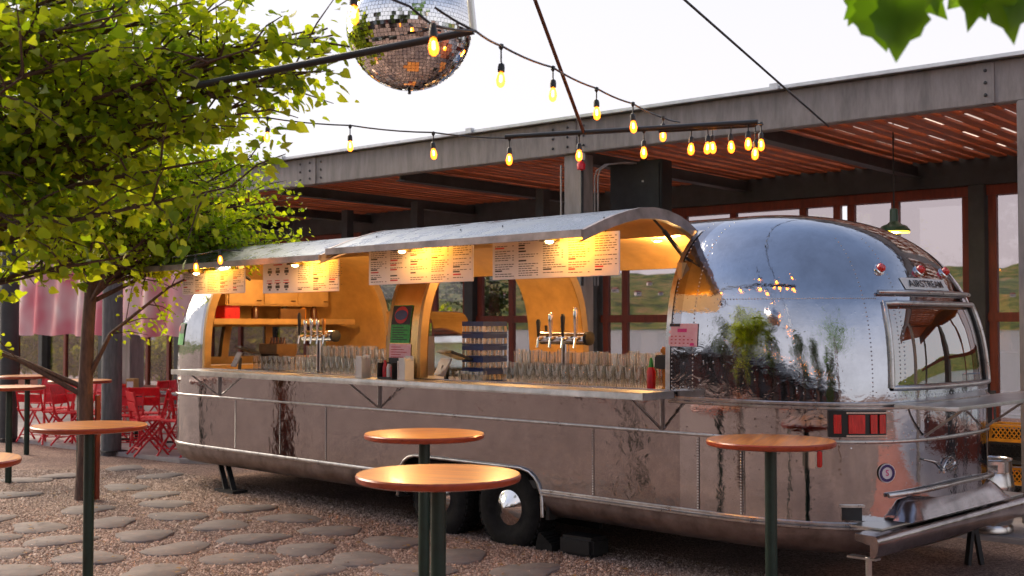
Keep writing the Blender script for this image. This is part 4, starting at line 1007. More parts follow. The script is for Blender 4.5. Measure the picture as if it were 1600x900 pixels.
o = thing('squeeze_bottle', 'red squeeze bottle with green cap beside the beverage server', 'bottle', (1.33, .22, 1.275))
B().lathe([(.03, 0), (.033, .02), (.033, .14), (.02, .17), (0, .17)], n=14).build('body', M['redpaint'], o, smooth=40); B().lathe([(.02, .17), (.008, .24), (0, .24)], n=10).build('nozzle', M['green_paper'], o, smooth=40)
o = thing('polished_hood', 'curved polished metal hood standing behind the posts, warm light on top', 'hood', (-2.35, 1.35, 1.14))
hd = B(); pr_h = [(.30 * math.cos(a) ** .5 if math.cos(a) > 0 else 0, .42 + .34 * math.sin(a)) for a in np.linspace(0, math.pi / 2, 10)]
hd.grid([[(x - .4 * 0, y, z) for y in (-.25, .25)] for x, z in [(.30, 0)] + pr_h + [(-.45, .76), (-.45, 0)]])
hd.build('shell', M['chrome'], o, smooth=50)
B().box(-.47, .32, -.28, .28, -.02, .0).box(-.44, .29, .245, .255, 0.001, .5).build('base', M['steel'], o)
o = B().box(-5.2, -5.0, .55, .75, 1.80, 2.0).build('red_carton', M['redpaint'], bevel=.006); tag(o, 'red carton on the shelf at the tree end inside the trailer', 'carton')
for i, (y, m) in enumerate(((.95, 'brown'), (1.35, 'dark'), (1.62, 'amber'), (1.78, 'brown'))):
    o = B().lathe([(.04, 0), (.042, .02), (.042, .14), (.015, .19), (.015, .25), (0, .25)], (-5.0, y, 1.8005), 12).build('bottle', M[m], smooth=40); tag(o, ('brown bottle next to the red carton', 'black bottle in the middle of the front shelf', 'amber bottle right of the black one on the front shelf', 'brown bottle at the far end of the front shelf')[i], 'bottle', 'bottles on the front shelf')

# ------------------------------------------------------------------ things on the ground by the trailer
def rough_block(bb, seed, amt):
    r_ = random.Random(seed); bb.v = [tuple(c + r_.uniform(-amt, amt) for c in v) for v in bb.v]; return bb
o = B().prism([(-.17, -.10), (.15, -.11), (.18, .10), (-.16, .11)], 0, .15).build('wheel_block', M['black'], bevel=.025, smooth=50, loc=(.72, .16, 0)); o.rotation_euler = (0, 0, .1)
tag(o, 'glossy black block on the gravel under the trailer side', 'block')
o = thing('wheel_chock', 'dark ribbed wheel chock against the front of the near tyre', 'wheel chock', (.40, .10, 0))
B().prism([(-.08, -.05), (.09, -.05), (.09, .12), (-.08, .12)], 0, .05).add([(-.08, -.05, .05), (.09, -.05, .05), (.09, .12, .05), (-.08, .12, .05), (-.05, -.05, .14), (-.05, .12, .14)], [(0, 1, 4), (3, 5, 2), (1, 2, 5, 4), (0, 4, 5, 3)]).build('wedge', M['rubber'], o)
for i in range(5): B().bar((.075 - i * .027, -.05, .062 + i * .017), (.075 - i * .027, .12, .062 + i * .017), .012, .014).build('rib', M['rubber'], o)
# kegs and crates behind the trailer
def keg(label, x, y, z=.045):
    o = thing('beer_keg', label, 'keg', (x, y, z), 0, 'steel kegs behind the bumper')
    B().lathe([(.17, 0), (.185, .01), (.185, .05), (.17, .07), (.185, .10), (.195, .16), (.20, .18), (.195, .20), (.195, .36), (.20, .38), (.195, .40), (.185, .47), (.17, .50), (.10, .515), (0, .515)], n=28).build('barrel', M['keg'], o, smooth=40)
    c = B()
    for k in range(24):
        a0, a1 = 2 * math.pi * k / 24, 2 * math.pi * (k + 1) / 24
        hi = .60 if k % 8 not in (3, 4) else .60
        lo_ = .50 if k % 8 not in (2, 3, 4) else .565
        c.add([(.18 * math.cos(a), .18 * math.sin(a), z) for z in (lo_, hi) for a in (a0, a1)], [(0, 1, 3, 2)])
    c.tube([(.18 * math.cos(a), .18 * math.sin(a), .60) for a in np.linspace(0, 2 * math.pi, 25)], .009, 6, False)
    c.build('collar', M['keg'], o, smooth=40)
keg('steel beer keg standing right behind the end of the bumper', 2.62, 3.10)
keg('steel beer keg lower down beside the trailer far corner', 2.12, 3.20)
def milk_crate(label, x, y, z, m):
    o = thing('milk_crate', label, 'crate', (x, y, z), PA + .02, 'stacked drinks crates')
    s_ = B().box(-.22, .22, -.17, .17, 0, .012)
    for zz in (.012, .22): s_.box(-.22, .22, -.17, -.155, zz, zz + .035).box(-.22, .22, .155, .17, zz, zz + .035).box(-.22, -.205, -.155, .155, zz, zz + .035).box(.205, .22, -.155, .155, zz, zz + .035)
    for i in range(12):
        xx = -.214 + i * .0389
        s_.bar((xx, -.163, .045), (min(.214, xx + .08), -.163, .222), .008, .010).bar((min(.214, xx + .08), -.163, .045), (xx, -.163, .222), .008, .010)
    for i in range(9):
        yy = -.158 + i * .0395
        for sx in (-.213, .213): s_.box(sx - .005, sx + .005, yy - .004, yy + .004, .045, .222)
    s_.build('lattice', m, o)
    B().box(-.195, .195, -.15, .15, .014, .19).build('contents', M['dark'], o)
    o.scale = (1, 1, .61)
rk = thing('crate_rack', 'low dark shelf rack holding the yellow and black crates', 'rack', (3.0, 4.2, .045), PA)
for z in (.09, .47): B().box(-.85, .85, -.20, .20, z, z + .03).build('shelf', M['darksteel'], rk)
for x in (-.83, .83):
    for y in (-.18, .18): B().box(x - .02, x + .02, y - .02, y + .02, 0, 1.1).build('upright', M['darksteel'], rk)
for i, x in enumerate((2.46, 2.93, 3.40)):
    for z, c, lv in ((.166, 'dark', 'lower shelf'), (.326, 'yellow', 'lower shelf'), (.546, 'dark', 'upper shelf'), (.706, 'yellow', 'upper shelf')):
        milk_crate('%s crate on the %s of the rack, %s column from the kegs' % ('black' if c == 'dark' else 'yellow', lv, ('first', 'second', 'third')[i]), x, 4.2 + (x - 3) * .07, z, M['black'] if c == 'dark' else M['yellow'])
pt = thing('prep_table', 'steel prep table with wire baskets beyond the rear shelf', 'table', (3.3, 3.35, .045), PA)
B().box(-.35, .9, -.25, .25, 1.20, 1.23).build('top', M['steel'], pt, bevel=.004)
for x in (-.3, .85):
    for y in (-.2, .2): B().box(x - .02, x + .02, y - .02, y + .02, 0, 1.20).build('leg', M['darksteel'], pt)
bk = B()
for i in range(8): bk.tube([(-.3, -.2 + i * .05, 1.34), (-.3, -.2 + i * .05, 1.235), (.6, -.2 + i * .05, 1.235), (.6, -.2 + i * .05, 1.34)], .004, 5)
for i in range(14): bk.tube([(-.28 + i * .066, -.2, 1.34), (-.28 + i * .066, -.2, 1.238), (-.28 + i * .066, .15, 1.238), (-.28 + i * .066, .15, 1.34)], .004, 5)
bk.tube([(-.3, -.2, 1.34), (.6, -.2, 1.34), (.6, .15, 1.34), (-.3, .15, 1.34), (-.3, -.2, 1.34)], .006, 5).build('wire_basket', M['steel'], pt)

# ------------------------------------------------------------------ bar tables
def bar_table():
    o = thing('bar_table', '', 'bar table')
    B().lathe([(0, 1.035), (.36, 1.035), (.375, 1.04), (.38, 1.050), (.38, 1.064), (.374, 1.071)], n=56).build('edge_band', M['tableedge'], o, smooth=40)
    tp = B().lathe([(.3745, 1.0712), (.36, 1.0725), (0, 1.0725)], n=56).build('top', M['tabletop'], o, smooth=60)
    B().cyl((0, 0, -.08), (0, 0, 1.02), .036, 16).build('pole', M['green_pole'], o, smooth=40)
    B().box(-.17, .17, -.02, .02, 1.018, 1.034).box(-.02, .02, -.17, .17, 1.0185, 1.0345).build('spider', M['dark'], o)
    return o
bt = bar_table(); G_ = 'round wooden bar tables'
bt['label'] = 'round wooden bar table closest to the camera in front of the wheels'; bt['group'] = G_; bt.location = (2.65, -3.067, 0); bt.rotation_euler = (0, 0, .4)
for lab, p, rz in (('round wooden bar table just behind the closest one, by the trailer wheels', (1.062, -1.761), 1.2), ('round wooden bar table by the trailer rear under the tail light', (2.86, -.60), 2.0),
                   ('round wooden bar table in front of the tree trunk', (-1.049, -2.956), .2), ('round wooden bar table cut off by the edge of the picture, low down', (.419, -4.457), 2.6),
                   ('far round bar table with a dark pole beside the grey post at the picture edge', (-6.59, -1.21), .9), ('far round bar table between the dark post and the red chairs', (-9.315, .161), 1.7),
                   ('far round bar table half hidden behind the tree trunk', (-7.527, .056), .5)):
    clone(bt, lab, (p[0], p[1], 0), rz, G_)

# ------------------------------------------------------------------ red bistro chairs, tables, posts and banner
def chair():
    o = thing('folding_chair', '', 'chair')
    for s_ in (-1, 1):
        B().tube([(s_ * .20, -.21, 0), (s_ * .20, .17, .45), (s_ * .20, .20, .50)], 0.015, 6).build('leg', M['redpaint'], o)
        B().tube([(s_ * .185, .24, 0), (s_ * .185, -.17, .45), (s_ * .185, -.19, .46)], 0.015, 6).build('leg', M['redpaint'], o)
        B().tube([(s_ * .20, .17, .45), (s_ * .20, .25, .84)], 0.015, 6).build('back_upright', M['redpaint'], o)
    for i in range(6): B().box(-.20, .20, -.19 + i * .068, -.135 + i * .068, 0.45, .468).build('seat_slat', M['redpaint'], o)
    for i in range(2): B().obox((0, .222 + i * .022, .64 + i * .135), (.20, 0, 0), (0, .014, .058), (0, .006, -.0014)).build('back_slat', M['redpaint'], o)
    for y, z in ((-.13, .10), (.16, .10)): B().cyl((-.19, y, z), (.19, y, z), .008, 6).build('stretcher', M['redpaint'], o)
    return o
ch = chair(); CG = 'red folding chairs on the patio'
spots = [(-7.35, 1.35, .3, 'red folding chair closest to the trailer front end'), (-7.85, 1.75, 2.6, 'red folding chair behind the one closest to the trailer'), (-8.15, 1.35, -.6, 'red folding chair right beside the grey post'),
         (-8.3, 2.3, 1.9, 'red folding chair behind the grey post'), (-8.9, 1.7, -2.2, 'red folding chair between the grey post and the tree trunk'), (-9.3, 2.4, .4, 'red folding chair behind the tree trunk'),
         (-9.9, 1.35, .2, 'red folding chair seen between the trunk and the far bar tables'), (-10.35, 1.9, 2.8, 'red folding chair behind the far bar table'), (-10.8, 1.3, -.5, 'red folding chair by the dark picture-edge post'),
         (-11.3, 2.4, 1.2, 'red folding chair deepest under the banner'), (-7.6, 2.5, -1.9, 'red folding chair against the window wall near the trailer'), (-10.0, 2.9, 1.0, 'red folding chair against the far window wall'),
         (-9.1, 3.1, -2.4, 'red folding chair in the back row behind the patio table'), (-12.2, 1.7, .6, 'red folding chair at the far end of the patio'), (-6.95, 2.2, 1.7, 'red folding chair tucked behind the trailer nose'),
         (-7.75, 1.12, 2.9, 'red folding chair at the patio edge between the post and the trailer'), (-8.65, 1.25, .9, 'red folding chair at the patio edge behind the post foot'), (-9.35, 1.15, -.3, 'red folding chair at the patio edge behind the trunk'),
         (-9.6, 1.75, 1.6, 'red folding chair one row behind the trunk'), (-10.6, 2.75, -1.2, 'red folding chair under the middle of the banner'), (-11.9, 2.9, 2.1, 'red folding chair under the far end of the banner'), (-8.1, 3.0, .7, 'red folding chair in the back row behind the grey post'),
         (-10.15, .98, 1.1, 'red folding chair on the patio edge between two far bar tables'), (-10.7, .92, -2.6, 'red folding chair on the patio edge by the dark post'), (-9.75, 1.02, 2.2, 'red folding chair on the patio edge just past the trunk')]
for i, (x, y, rz, lab) in enumerate(spots):
    if i == 0: ch.location = (x, y, .045); ch.rotation_euler = (0, 0, rz); ch['label'] = lab; ch['group'] = CG
    else: clone(ch, lab, (x, y, .045), rz, CG)
M['zinc'] = mat('zinc_top', (.30, .33, .36), .4, .4, var=.15)
def patio_table(label, x, y, first=[None]):
    if first[0] is None:
        o = thing('patio_table', label, 'table', (x, y, .045), PA, 'grey patio tables')
        B().box(-.33, .33, -.33, .33, .70, .725).build('top', M['zinc'], o, bevel=.006)
        B().cyl((0, 0, .02), (0, 0, .70), .03, 10).build('post', M['dark'], o); B().bar((-.28, -.28, .012), (.28, .28, .012), .05, .024).bar((-.28, .28, .0125), (.28, -.28, .0125), .05, .023).build('foot', M['dark'], o)
        first[0] = o; return o
    return clone(first[0], label, (x, y, .045), PA + rng.uniform(-.1, .1), 'grey patio tables')
TB = [(-7.55, 2.1, 'grey square patio table nearest the trailer nose'), (-8.75, 2.35, 'grey square patio table behind the grey post'), (-9.75, 2.0, 'grey square patio table behind the tree trunk'), (-10.8, 2.2, 'grey square patio table under the pink banner')]
for x, y, lab in TB: patio_table(lab, x, y)
for i, (x, y, _) in enumerate(TB):
    o = thing('napkin_box', ('tan napkin box on the table nearest the trailer nose', 'white napkin box behind the grey post', 'tan and white napkin box behind the tree trunk', 'white napkin box under the pink banner')[i], 'napkin box', (x - .02, y - .06, .77), .3 * i)
    B().box(-.07, .07, -.07, .07, 0, .19).build('case', M['lining'] if i % 2 == 0 else M['pale'], o, bevel=.006)
    B().box(-.05, .05, -.075, -.0705, .03, .15).build('napkins', M['white'], o)
M['postgrey'] = mat('weathered_post', (.16, .16, .17), .75, color2=(.085, .085, .09), scale=7, stretch=(4, 4, .6), bump=.2, bscale=20)
for x, y, lab, m in ((-8.5, .97, 'weathered grey round post behind the table by the tree', M['postgrey']), (-11.35, .75, 'dark post at the picture edge beyond the bar tables', M['darksteel'])):
    o = thing('shade_post', lab, 'post', (x, y, 0))
    B().tube([(0, 0, -.1), (0, 0, 3.4)], .135, 18).build('shaft', m, o, smooth=40); B().box(-.16, .16, -.16, .16, 0.046, .06).build('foot_plate', M['darksteel'], o)
bn = B(); rows = []
for j in range(9):
    z = 2.75 - j * .14; rows.append([(-12.9 + i * .10, 1.42 + .05 * math.sin(i * .9 + j * .2) + .035 * math.sin(i * .37) + (-12.9 + i * .1) * .0, z - .04 * abs(math.sin(i * .31)) * (j / 8)) for i in range(58)])
bnr = thing('fabric_banner', 'faded pink and white fabric valance hanging behind the tree trunk', 'banner', (0, 0, 0))
bn.grid(rows).build('cloth', M['fabric'], bnr, smooth=180)
B().cyl((-13.0, 1.42, 2.77), (-6.9, 1.42, 2.77), .02, 8).build('rail', M['darksteel'], bnr)
for x in (-11.35, -8.5): B().bar((x, 1.42, 2.77), (x, .9, 2.77), .03, .03).build('bracket', M['darksteel'], bnr)

# ------------------------------------------------------------------ trees
LEAF = {'linden': (np.array([(0, 0.06, 0), (.22, -.02, .03), (.42, .16, .09), (.44, .42, .10), (.24, .74, .02), (0, 1.05, -.14), (-.24, .74, .02), (-.44, .42, .10), (-.42, .16, .09), (-.22, -.02, .03), (0, .45, -.03)]), np.array([(0, 1, 2, 10), (10, 2, 3, 4), (10, 4, 5, 6), (10, 6, 7, 8), (10, 8, 9, 0)]))}
def leaves_np(P, Dn, size, up_bias=.55, droop=.5):
    n = len(P); V0, Fq = LEAF['linden']
    yv = Dn + nrng.normal(0, .45, (n, 3)); yv[:, 2] -= droop; yv /= np.linalg.norm(yv, axis=1)[:, None]
    zv = nrng.normal(0, .6, (n, 3)); zv[:, 2] += up_bias; zv -= yv * (zv * yv).sum(1)[:, None]; zv /= np.linalg.norm(zv, axis=1)[:, None]
    xv = np.cross(yv, zv); s_ = size * nrng.uniform(.6, 1.2, n)
    s_ = s_ * np.where(nrng.random(n) < .25, .6, 1.0)
    V = P[:, None, :] + s_[:, None, None] * (V0[None, :, 0:1] * xv[:, None] + V0[None, :, 1:2] * yv[:, None] + V0[None, :, 2:3] * zv[:, None] * nrng.uniform(.4, 1.8, n)[:, None, None])
    Fi = (Fq[None] + (np.arange(n) * len(V0))[:, None, None]).reshape(-1)
    return V.reshape(-1, 3), Fi, np.repeat(nrng.random(n), len(V0))
def make_tree(name, label, base, trunk, r0, crowns, n_limb, n_twig, per_twig, size, lm, seed, limb_from=(.5, 1.0), spread=.12, extra=()):
    """trunk: list of points relative to base; crowns: (centre, radii, weight) relative to base"""
    r_ = random.Random(seed); o = thing(name, label, 'tree', base)
    wd = B(); n = len(trunk)
    wd.tube(trunk, [r0 * (1.25 if i == 0 else 1 - .62 * i / (n - 1)) for i in range(n)], 12)
    P = []; Dv = []
    tp = [Vector(p) for p in trunk]
    def on_trunk(f): 
        k = f * (n - 1); i = min(int(k), n - 2); return tp[i].lerp(tp[i + 1], k - i)
    limbs = [(on_trunk(a), Vector(b2)) for a, b2 in extra]
    tot = sum(c[2] for c in crowns)
    for c, rad, wt in crowns:
        for k in range(max(1, int(n_limb * wt / tot))):
            while True:
                q = Vector((r_.uniform(-1, 1), r_.uniform(-1, 1), r_.uniform(-1, 1)))
                if .35 < q.length < 1: break
            tgt = Vector(c) + Vector((q.x * rad[0], q.y * rad[1], q.z * rad[2])) * .92
            best = min((on_trunk(r_.uniform(*limb_from)) for _ in range(4)), key=lambda p_: abs(p_.z + (tgt - p_).length * .35 - tgt.z))
            limbs.append((best, tgt))
    for a, tgt in limbs:
        d = tgt - a; l = d.length; side = Vector((r_.uniform(-1, 1), r_.uniform(-1, 1), r_.uniform(-.4, .7))) * l * .10
        path = [a, a.lerp(tgt, .3) + side + Vector((0, 0, l * .03)), a.lerp(tgt, .65) + side * .6 + Vector((0, 0, l * .05)), tgt]
        rb = min(r0 * .34, .008 + .010 * l); wd.tube(path, [rb, rb * .7, rb * .42, rb * .15], 6, False)
        for k in range(n_twig):
            f = r_.uniform(.28, 1.0) * 3; i = min(int(f), 2); q = path[i].lerp(path[i + 1], f - i)
            tw = Vector((r_.gauss(0, 1), r_.gauss(0, 1), r_.gauss(-.05, .55))) + d.normalized() * .9
            tw.normalize(); tl = r_.uniform(.20, .55) * (.6 + .14 * l); e_ = q + tw * tl; m_ = q.lerp(e_, .5) + Vector((0, 0, .03))
            wd.tube([q, m_, e_], [.0065, .005, .002], 4, False)
            for j in range(per_twig):
                u = r_.uniform(.25, 1.08); pp_ = (q.lerp(m_, u * 2) if u < .5 else m_.lerp(e_, u * 2 - 1)) + Vector((r_.gauss(0, spread), r_.gauss(0, spread), r_.gauss(0, spread * .8))) * .55
                P.append(pp_); Dv.append(tw)
    wd.build('trunk', M['bark'], o, smooth=60)
    V, Fi, rr = leaves_np(np.array(P), np.array(Dv), size)
    np_mesh('crown', V, Fi, 4, rr, lm, o)
    return o, len(P)
tb_ = Vector((-4.77, -1.19, 0))
t_far, n1_ = make_tree('linden_tree', 'slender young tree with reddish trunk in front of the trailer nose', tb_,
    [(0, 0, -.05), (.01, .0, .5), (-.02, .0, 1.1), (.0, .01, 1.7), (.05, .03, 2.4), (.02, 0, 3.3), (.06, .05, 4.4), (.04, 0, 5.6)], .088,
    [((.25, .05, 3.55), (2.0, 2.0, 1.25), 1.0), ((-.3, 0, 2.95), (2.2, 2.2, .8), .7), ((.2, 0, 5.0), (1.5, 1.5, 1.3), .35), ((1.0, .9, 2.75), (.95, .95, .5), .35), ((1.15, 1.0, 3.1), (.65, .65, .55), .35)],
    115, 13, 16, .060, M['leaf_far'], 11, (.48, .9), .12,
    extra=[(.29, (-1.9, -1.6, 2.35)), (.27, (-1.6, -1.9, 1.95)), (.30, (1.25, .9, 2.45))])
B().box(-.02, .02, -.02, .02, -.02, 1.05).build('stake', M['frame'], t_far, loc=(.10, .075, 0))
nb = at(-330, 700, D=5.9); nb = Vector((nb.x, nb.y, 0))
def rel(px, py, D): return tuple(at(px, py, D=D) - nb)
t_near, n2_ = make_tree('linden_tree', 'large-leaved tree reaching in from the picture edge in front of the slender one', nb,
    [(0, 0, -.05), (.0, .02, .8), (.04, 0, 1.6), (.0, .05, 2.4), (.06, .05, 3.3), (.1, 0, 4.4)], .085,
    [(rel(60, 110, 5.6), (.85, .85, .55), 1.0), (rel(300, 110, 5.7), (.60, .60, .42), .8), (rel(30, 300, 5.6), (.70, .70, .32), .5), (rel(230, 260, 5.7), (.50, .50, .28), .40), (rel(100, 0, 5.8), (1.0, 1.0, .5), .6), (rel(430, 90, 5.8), (.26, .26, .22), .30), (rel(480, 60, 5.8), (.16, .16, .12), .15)],
    50, 12, 16, .060, M['leaf_near'], 23, (.35, .85), .10,
    extra=[(.5, rel(520, 55, 5.8)), (.5, rel(500, 95, 5.8)), (.5, rel(400, 175, 5.7)), (.42, rel(370, 290, 5.6)), (.36, rel(200, 400, 5.5)), (.6, rel(260, 20, 5.8)), (.38, rel(120, 415, 5.6))])
# maple reaching over from behind the camera
mb = Vector((7.9, -5.2, 0))
def relm(px, py, D): return tuple(at(px, py, D=D) - mb)
def maple():
    o = thing('maple_tree', 'broad-leaved maple whose leaves hang into the top corner against the sky', 'tree', mb)
    wd = B(); wd.tube([(0, 0, -.05), (.02, 0, 1), (0, .03, 2), (.02, 0, 3.2), (0, 0, 4.6)], [.14, .11, .10, .08, .05], 12)
    tips = [relm(1400, -40, 2.9), relm(1560, -35, 2.9), relm(1640, -60, 2.8), relm(1480, -70, 3.0)]
    for q in tips: wd.tube([(0, 0, 2.4), tuple(Vector((0, 0, 2.7)).lerp(Vector(q), .5) + Vector((0, 0, .08))), q], [.03, .018, .006], 6)
    wd.build('trunk', M['bark'], o, smooth=60)
    pts = [(0, -.02), (.20, -.03), (.40, .12), (.36, .24), (.50, .40), (.40, .52), (.36, .66), (.20, .72), (0, 1.0)]
    out = pts + [(-x, y) for x, y in pts[-2:0:-1]]
    bb = B()
    r_ = random.Random(5)
    spots_ = [(1368, 8, 2.85, .155, .2), (1410, 12, 2.8, .165, -.1), (1400, -12, 2.9, .15, .5), (1440, -6, 2.95, .14, -.6), (1520, -10, 2.9, .11, .3), (1550, 0, 2.85, .12, -.3), (1592, -4, 2.8, .15, .1), (1350, -20, 2.9, .12, .9), (1475, -35, 2.9, .13, 0), (1620, -20, 2.8, .15, -.4), (1385, -4, 3.1, .15, -.8), (1432, 4, 3.05, .12, .8), (1573, -14, 3.0, .13, .7), (1535, -22, 3.05, .14, -.8), (1605, 6, 2.9, .11, -.9), (1362, -8, 3.1, .13, -.5)]
    for (px, py, D, sz, rot) in spots_:
        py -= 16; sz *= .88; c = Vector(relm(px, py, D)); fwd = Vector((-.6 + r_.uniform(-.3, .3), .6 + r_.uniform(-.3, .3), .55)).normalized()
        dn = Vector((math.sin(rot) * RT.x, math.sin(rot) * RT.y, -math.cos(rot))); dn -= fwd * dn.dot(fwd); dn.normalize(); sd_ = dn.cross(fwd)
        n = len(out); vs = [c + (sd_ * x + dn * y) * sz + fwd * (abs(x) * .55 - y * y * .3 + .06 * math.sin(x * 9 + rot * 5)) * sz for x, y in out]; mid = c + dn * .4 * sz
        bb.add([mid] + vs, [(0, 1 + k, 1 + (k + 1) % n) for k in range(n)])
    o2 = bb.build('crown', M['leaf_big'], o, fixn=False, smooth=180)
    at_ = o2.data.attributes.new('rnd', 'FLOAT', 'POINT'); at_.data.foreach_set('value', np.repeat(np.random.default_rng(3).random(len(spots_)), 19).astype(np.float32)[:len(o2.data.vertices)])
    # the rest of the crown above the camera
    P = np.array([(r_.gauss(.6, 1.0), r_.gauss(-.5, 1.0), r_.uniform(4.0, 6.4)) for _ in range(1500)]); V, Fi, rr = leaves_np(P, nrng.normal(0, 1, (1500, 3)), .14)
    np_mesh('upper_crown', V, Fi, 4, rr, M['leaf_big'], o)
maple()
# trees across the square, mirrored in the trailer
TBG = 'trees across the square'
proto, _ = make_tree('square_tree', 'bushy dark tree across the square, mirrored in the rear end', (5.4, -12.2, 0),
    [(0, 0, -.05), (.02, 0, 1), (0, .03, 2), (.04, 0, 3.2), (0, 0, 4.8), (0, 0, 6)], .13,
    [((0, 0, 3.9), (1.8, 1.8, 1.7), 1), ((0, 0, 5.4), (1.1, 1.1, 1.2), .4)], 46, 9, 9, .13, M['leaf_dark'], 31, (.3, .95), .16)
proto['group'] = TBG
for lab, p, rz, sc in (('tall bushy tree across the square beside the conifer', (8.8, -13.5, 0), 1.3, 1.15), ('bushy tree across the square facing the wheels', (1.2, -12.0, 0), 2.2, .95), ('bushy tree across the square facing the trailer nose', (-5, -14.0, 0), 4.0, 1.05), ('bushy tree across the square near the street corner', (13.5, -14, 0), 5.1, 1.0),
                       ('leafy tree beyond the patio windows, first from the trailer', (-13.5, 12.5, 0), .5, .8), ('leafy tree beyond the patio windows, middle one', (-18.5, 13.0, 0), 1.9, .85), ('leafy tree beyond the patio windows, last one', (-25, 13.5, 0), 3.3, .9), ('leafy tree beyond the far corner of the patio', (-30, 8, 0), 3.9, .9)):
    clone(proto, lab, p, rz, TBG, sc)
sh, _ = make_tree('garden_shrub', 'leafy shrub beyond the patio windows behind the trailer nose', (-12.0, 9.6, 0),
    [(0, 0, -.05), (.02, 0, .4), (0, .03, .9), (.04, 0, 1.5)], .05, [((0, 0, 1.2), (1.25, 1.0, .95), 1)], 34, 9, 9, .12, M['leaf_near'], 77, (.1, .9), .16)
sh['category'] = 'shrub'; sh['group'] = 'shrubs beyond the patio windows'
for i in range(11):
    clone(sh, 'leafy shrub beyond the patio windows, number %s counted away from the trailer' % ('two three four five six seven eight nine ten eleven twelve'.split()[i]), (-13.9 - i * 1.9, 9.3 + rng.uniform(-.5, .8) - i * .12, 0), i * 1.7, 'shrubs beyond the patio windows', rng.uniform(.85, 1.3))
cf = thing('conifer_tree', 'narrow dark conifer across the square', 'tree', (11.2, -12.5, 0))
B().tube([(0, 0, 0), (0, 0, 6)], [.10, .02], 8).build('trunk', M['bark'], cf)
P = []
for k in range(3500):
    z = rng.uniform(.7, 6.1); rad = (6.3 - z) * .20 * math.sqrt(rng.random()); a = rng.uniform(0, 6.28); P.append((rad * math.cos(a), rad * math.sin(a), z))
V, Fi, rr = leaves_np(np.array(P), np.array(P) * np.array([1, 1, 0]) + .01, .14); np_mesh('crown', V, Fi, 4, rr, M['leaf_dark'], cf)

hall = thing('unseen_hall', 'unseen long dark hall with columns, added across the square for its reflection', 'building', (2, -24, 0))  # added out of view to put a dark band into the trailer's reflections
B().box(-26, 26, -4, -3.6, 0, 3.0).build('wall', M['darksteel'], hall)
B().add([(-27, 1.2, 3.0), (27, 1.2, 3.0), (27, -2.4, 4.2), (-27, -2.4, 4.2), (27, -6, 3.0), (-27, -6, 3.0), (-27, 1.2, 2.85), (27, 1.2, 2.85)], [(0, 1, 2, 3), (3, 2, 4, 5), (0, 6, 7, 1)]).build('roof', M['darksteel'], hall)
colm = B().box(-.12, .12, -.12, .12, 0, 2.85).mesh('column', M['frame'])
for i in range(22): inst(colm, 'column', hall, (-25.2 + i * 2.4, .8, 0))
for i in range(14): B().box(-24 + i * 3.5, -21.6 + i * 3.5, -3.59, -3.55, .6, 2.3).build('shopfront_window', M['screen'], hall)
# ------------------------------------------------------------------ string lights, pipe frame, mirror ball
bulb_g = B().lathe([(.008, 0), (.013, -.008), (.020, -.03), (.0225, -.048), (.018, -.068), (.008, -.078), (0, -.080)], n=14).mesh('bulb', M['bulb'], smooth=60)
fil_g = B().lathe([(0, -.015), (.007, -.02), (.008, -.05), (0, -.056)], n=8).mesh('filament', M['filament'], smooth=60)
sock_g = B().lathe([(.003, .045), (.005, .040), (.014, .034), (.017, .02), (.017, -.002), (.012, -.006), (0, -.006)], n=12).mesh('socket', M['black'], smooth=40)
glow_mats = None
def string_light(label, wire, bulbs, drop=.055):
    """wire: list of (px,py,depth); bulbs: indices into wire or explicit (px,py,depth) hang points"""
    o = thing('string_light', label, 'string light', (0, 0, 0), 0, 'festoon string lights')
    pts = [at(x, y, D=d) for x, y, d in wire]; path = []
    for a, b2 in zip(pts[:-1], pts[1:]):
        for k in range(5):
            f = k / 5; path.append(a.lerp(b2, f) - Vector((0, 0, .045 * (b2 - a).length * 4 * f * (1 - f) * .35)))
    path.append(pts[-1]); B().tube(path, .0055, 6).build('wire', M['black'], o, smooth=60)
    for bq in bulbs:
        if len(bq) == 3: bq = (*bq, drop)
        p = at(*bq[:2], D=bq[2]); dp = bq[3]
        tl_ = Vector((rng.uniform(-.08, .08), rng.uniform(-.08, .08), 0))
        top = p - Vector((0, 0, dp + .045))
        g_ = inst(bulb_g, 'bulb', o, top); g_.rotation_euler = (tl_.x, tl_.y, rng.uniform(0, 6)); inst(fil_g, 'filament', g_); inst(sock_g, 'socket', g_)
        B().tube([p + Vector((0, 0, .012)), p - Vector((0, 0, dp))], .004, 6).lathe([(.004, -.02), (.012, -.008), (.012, .008), (0, .012)], tuple(p), 8).build('hanger', M['black'], o)
    return o
string_light('string of warm bulbs sloping from the mirror ball down to the pipe tip', [(680, 12, 4.9), (745, 50, 5.2), (784, 72, 5.6), (863, 105, 6.2), (932, 138, 6.8), (989, 162, 7.3), (1036, 184, 7.7), (1062, 191, 7.9)],
    [(783, 72, 5.6, .075), (864, 106, 6.2), (932, 139, 6.8), (989, 162, 7.2), (1036, 184, 7.6, .03)])
string_light('string of warm bulbs running from the leaves to the horizontal pipe', [(200, 160, 8.4), (300, 178, 8.6), (418, 184, 8.5), (548, 196, 8.3), (677, 207, 8.0), (793, 216, 7.8)], [(270, 172, 8.5, .08), (418, 184, 8.5), (547, 197, 8.3), (677, 208, 8.0), (796, 216, 7.8)])
string_light('row of warm bulbs hanging along the horizontal pipe to its tip', [(905, 209, 7.62), (1006, 203, 7.48), (1080, 198, 7.38), (1142, 194, 7.28), (1180, 192, 7.2), (1192, 194, 7.25)],
    [(905, 209, 7.62), (1006, 204, 7.48), (1080, 198, 7.38), (1106, 196, 7.33), (1113, 196, 7.5), (1142, 194, 7.28), (1169, 193, 7.22, .04), (1180, 193, 7.25, .10), (1189, 193, 7.5, .05)])
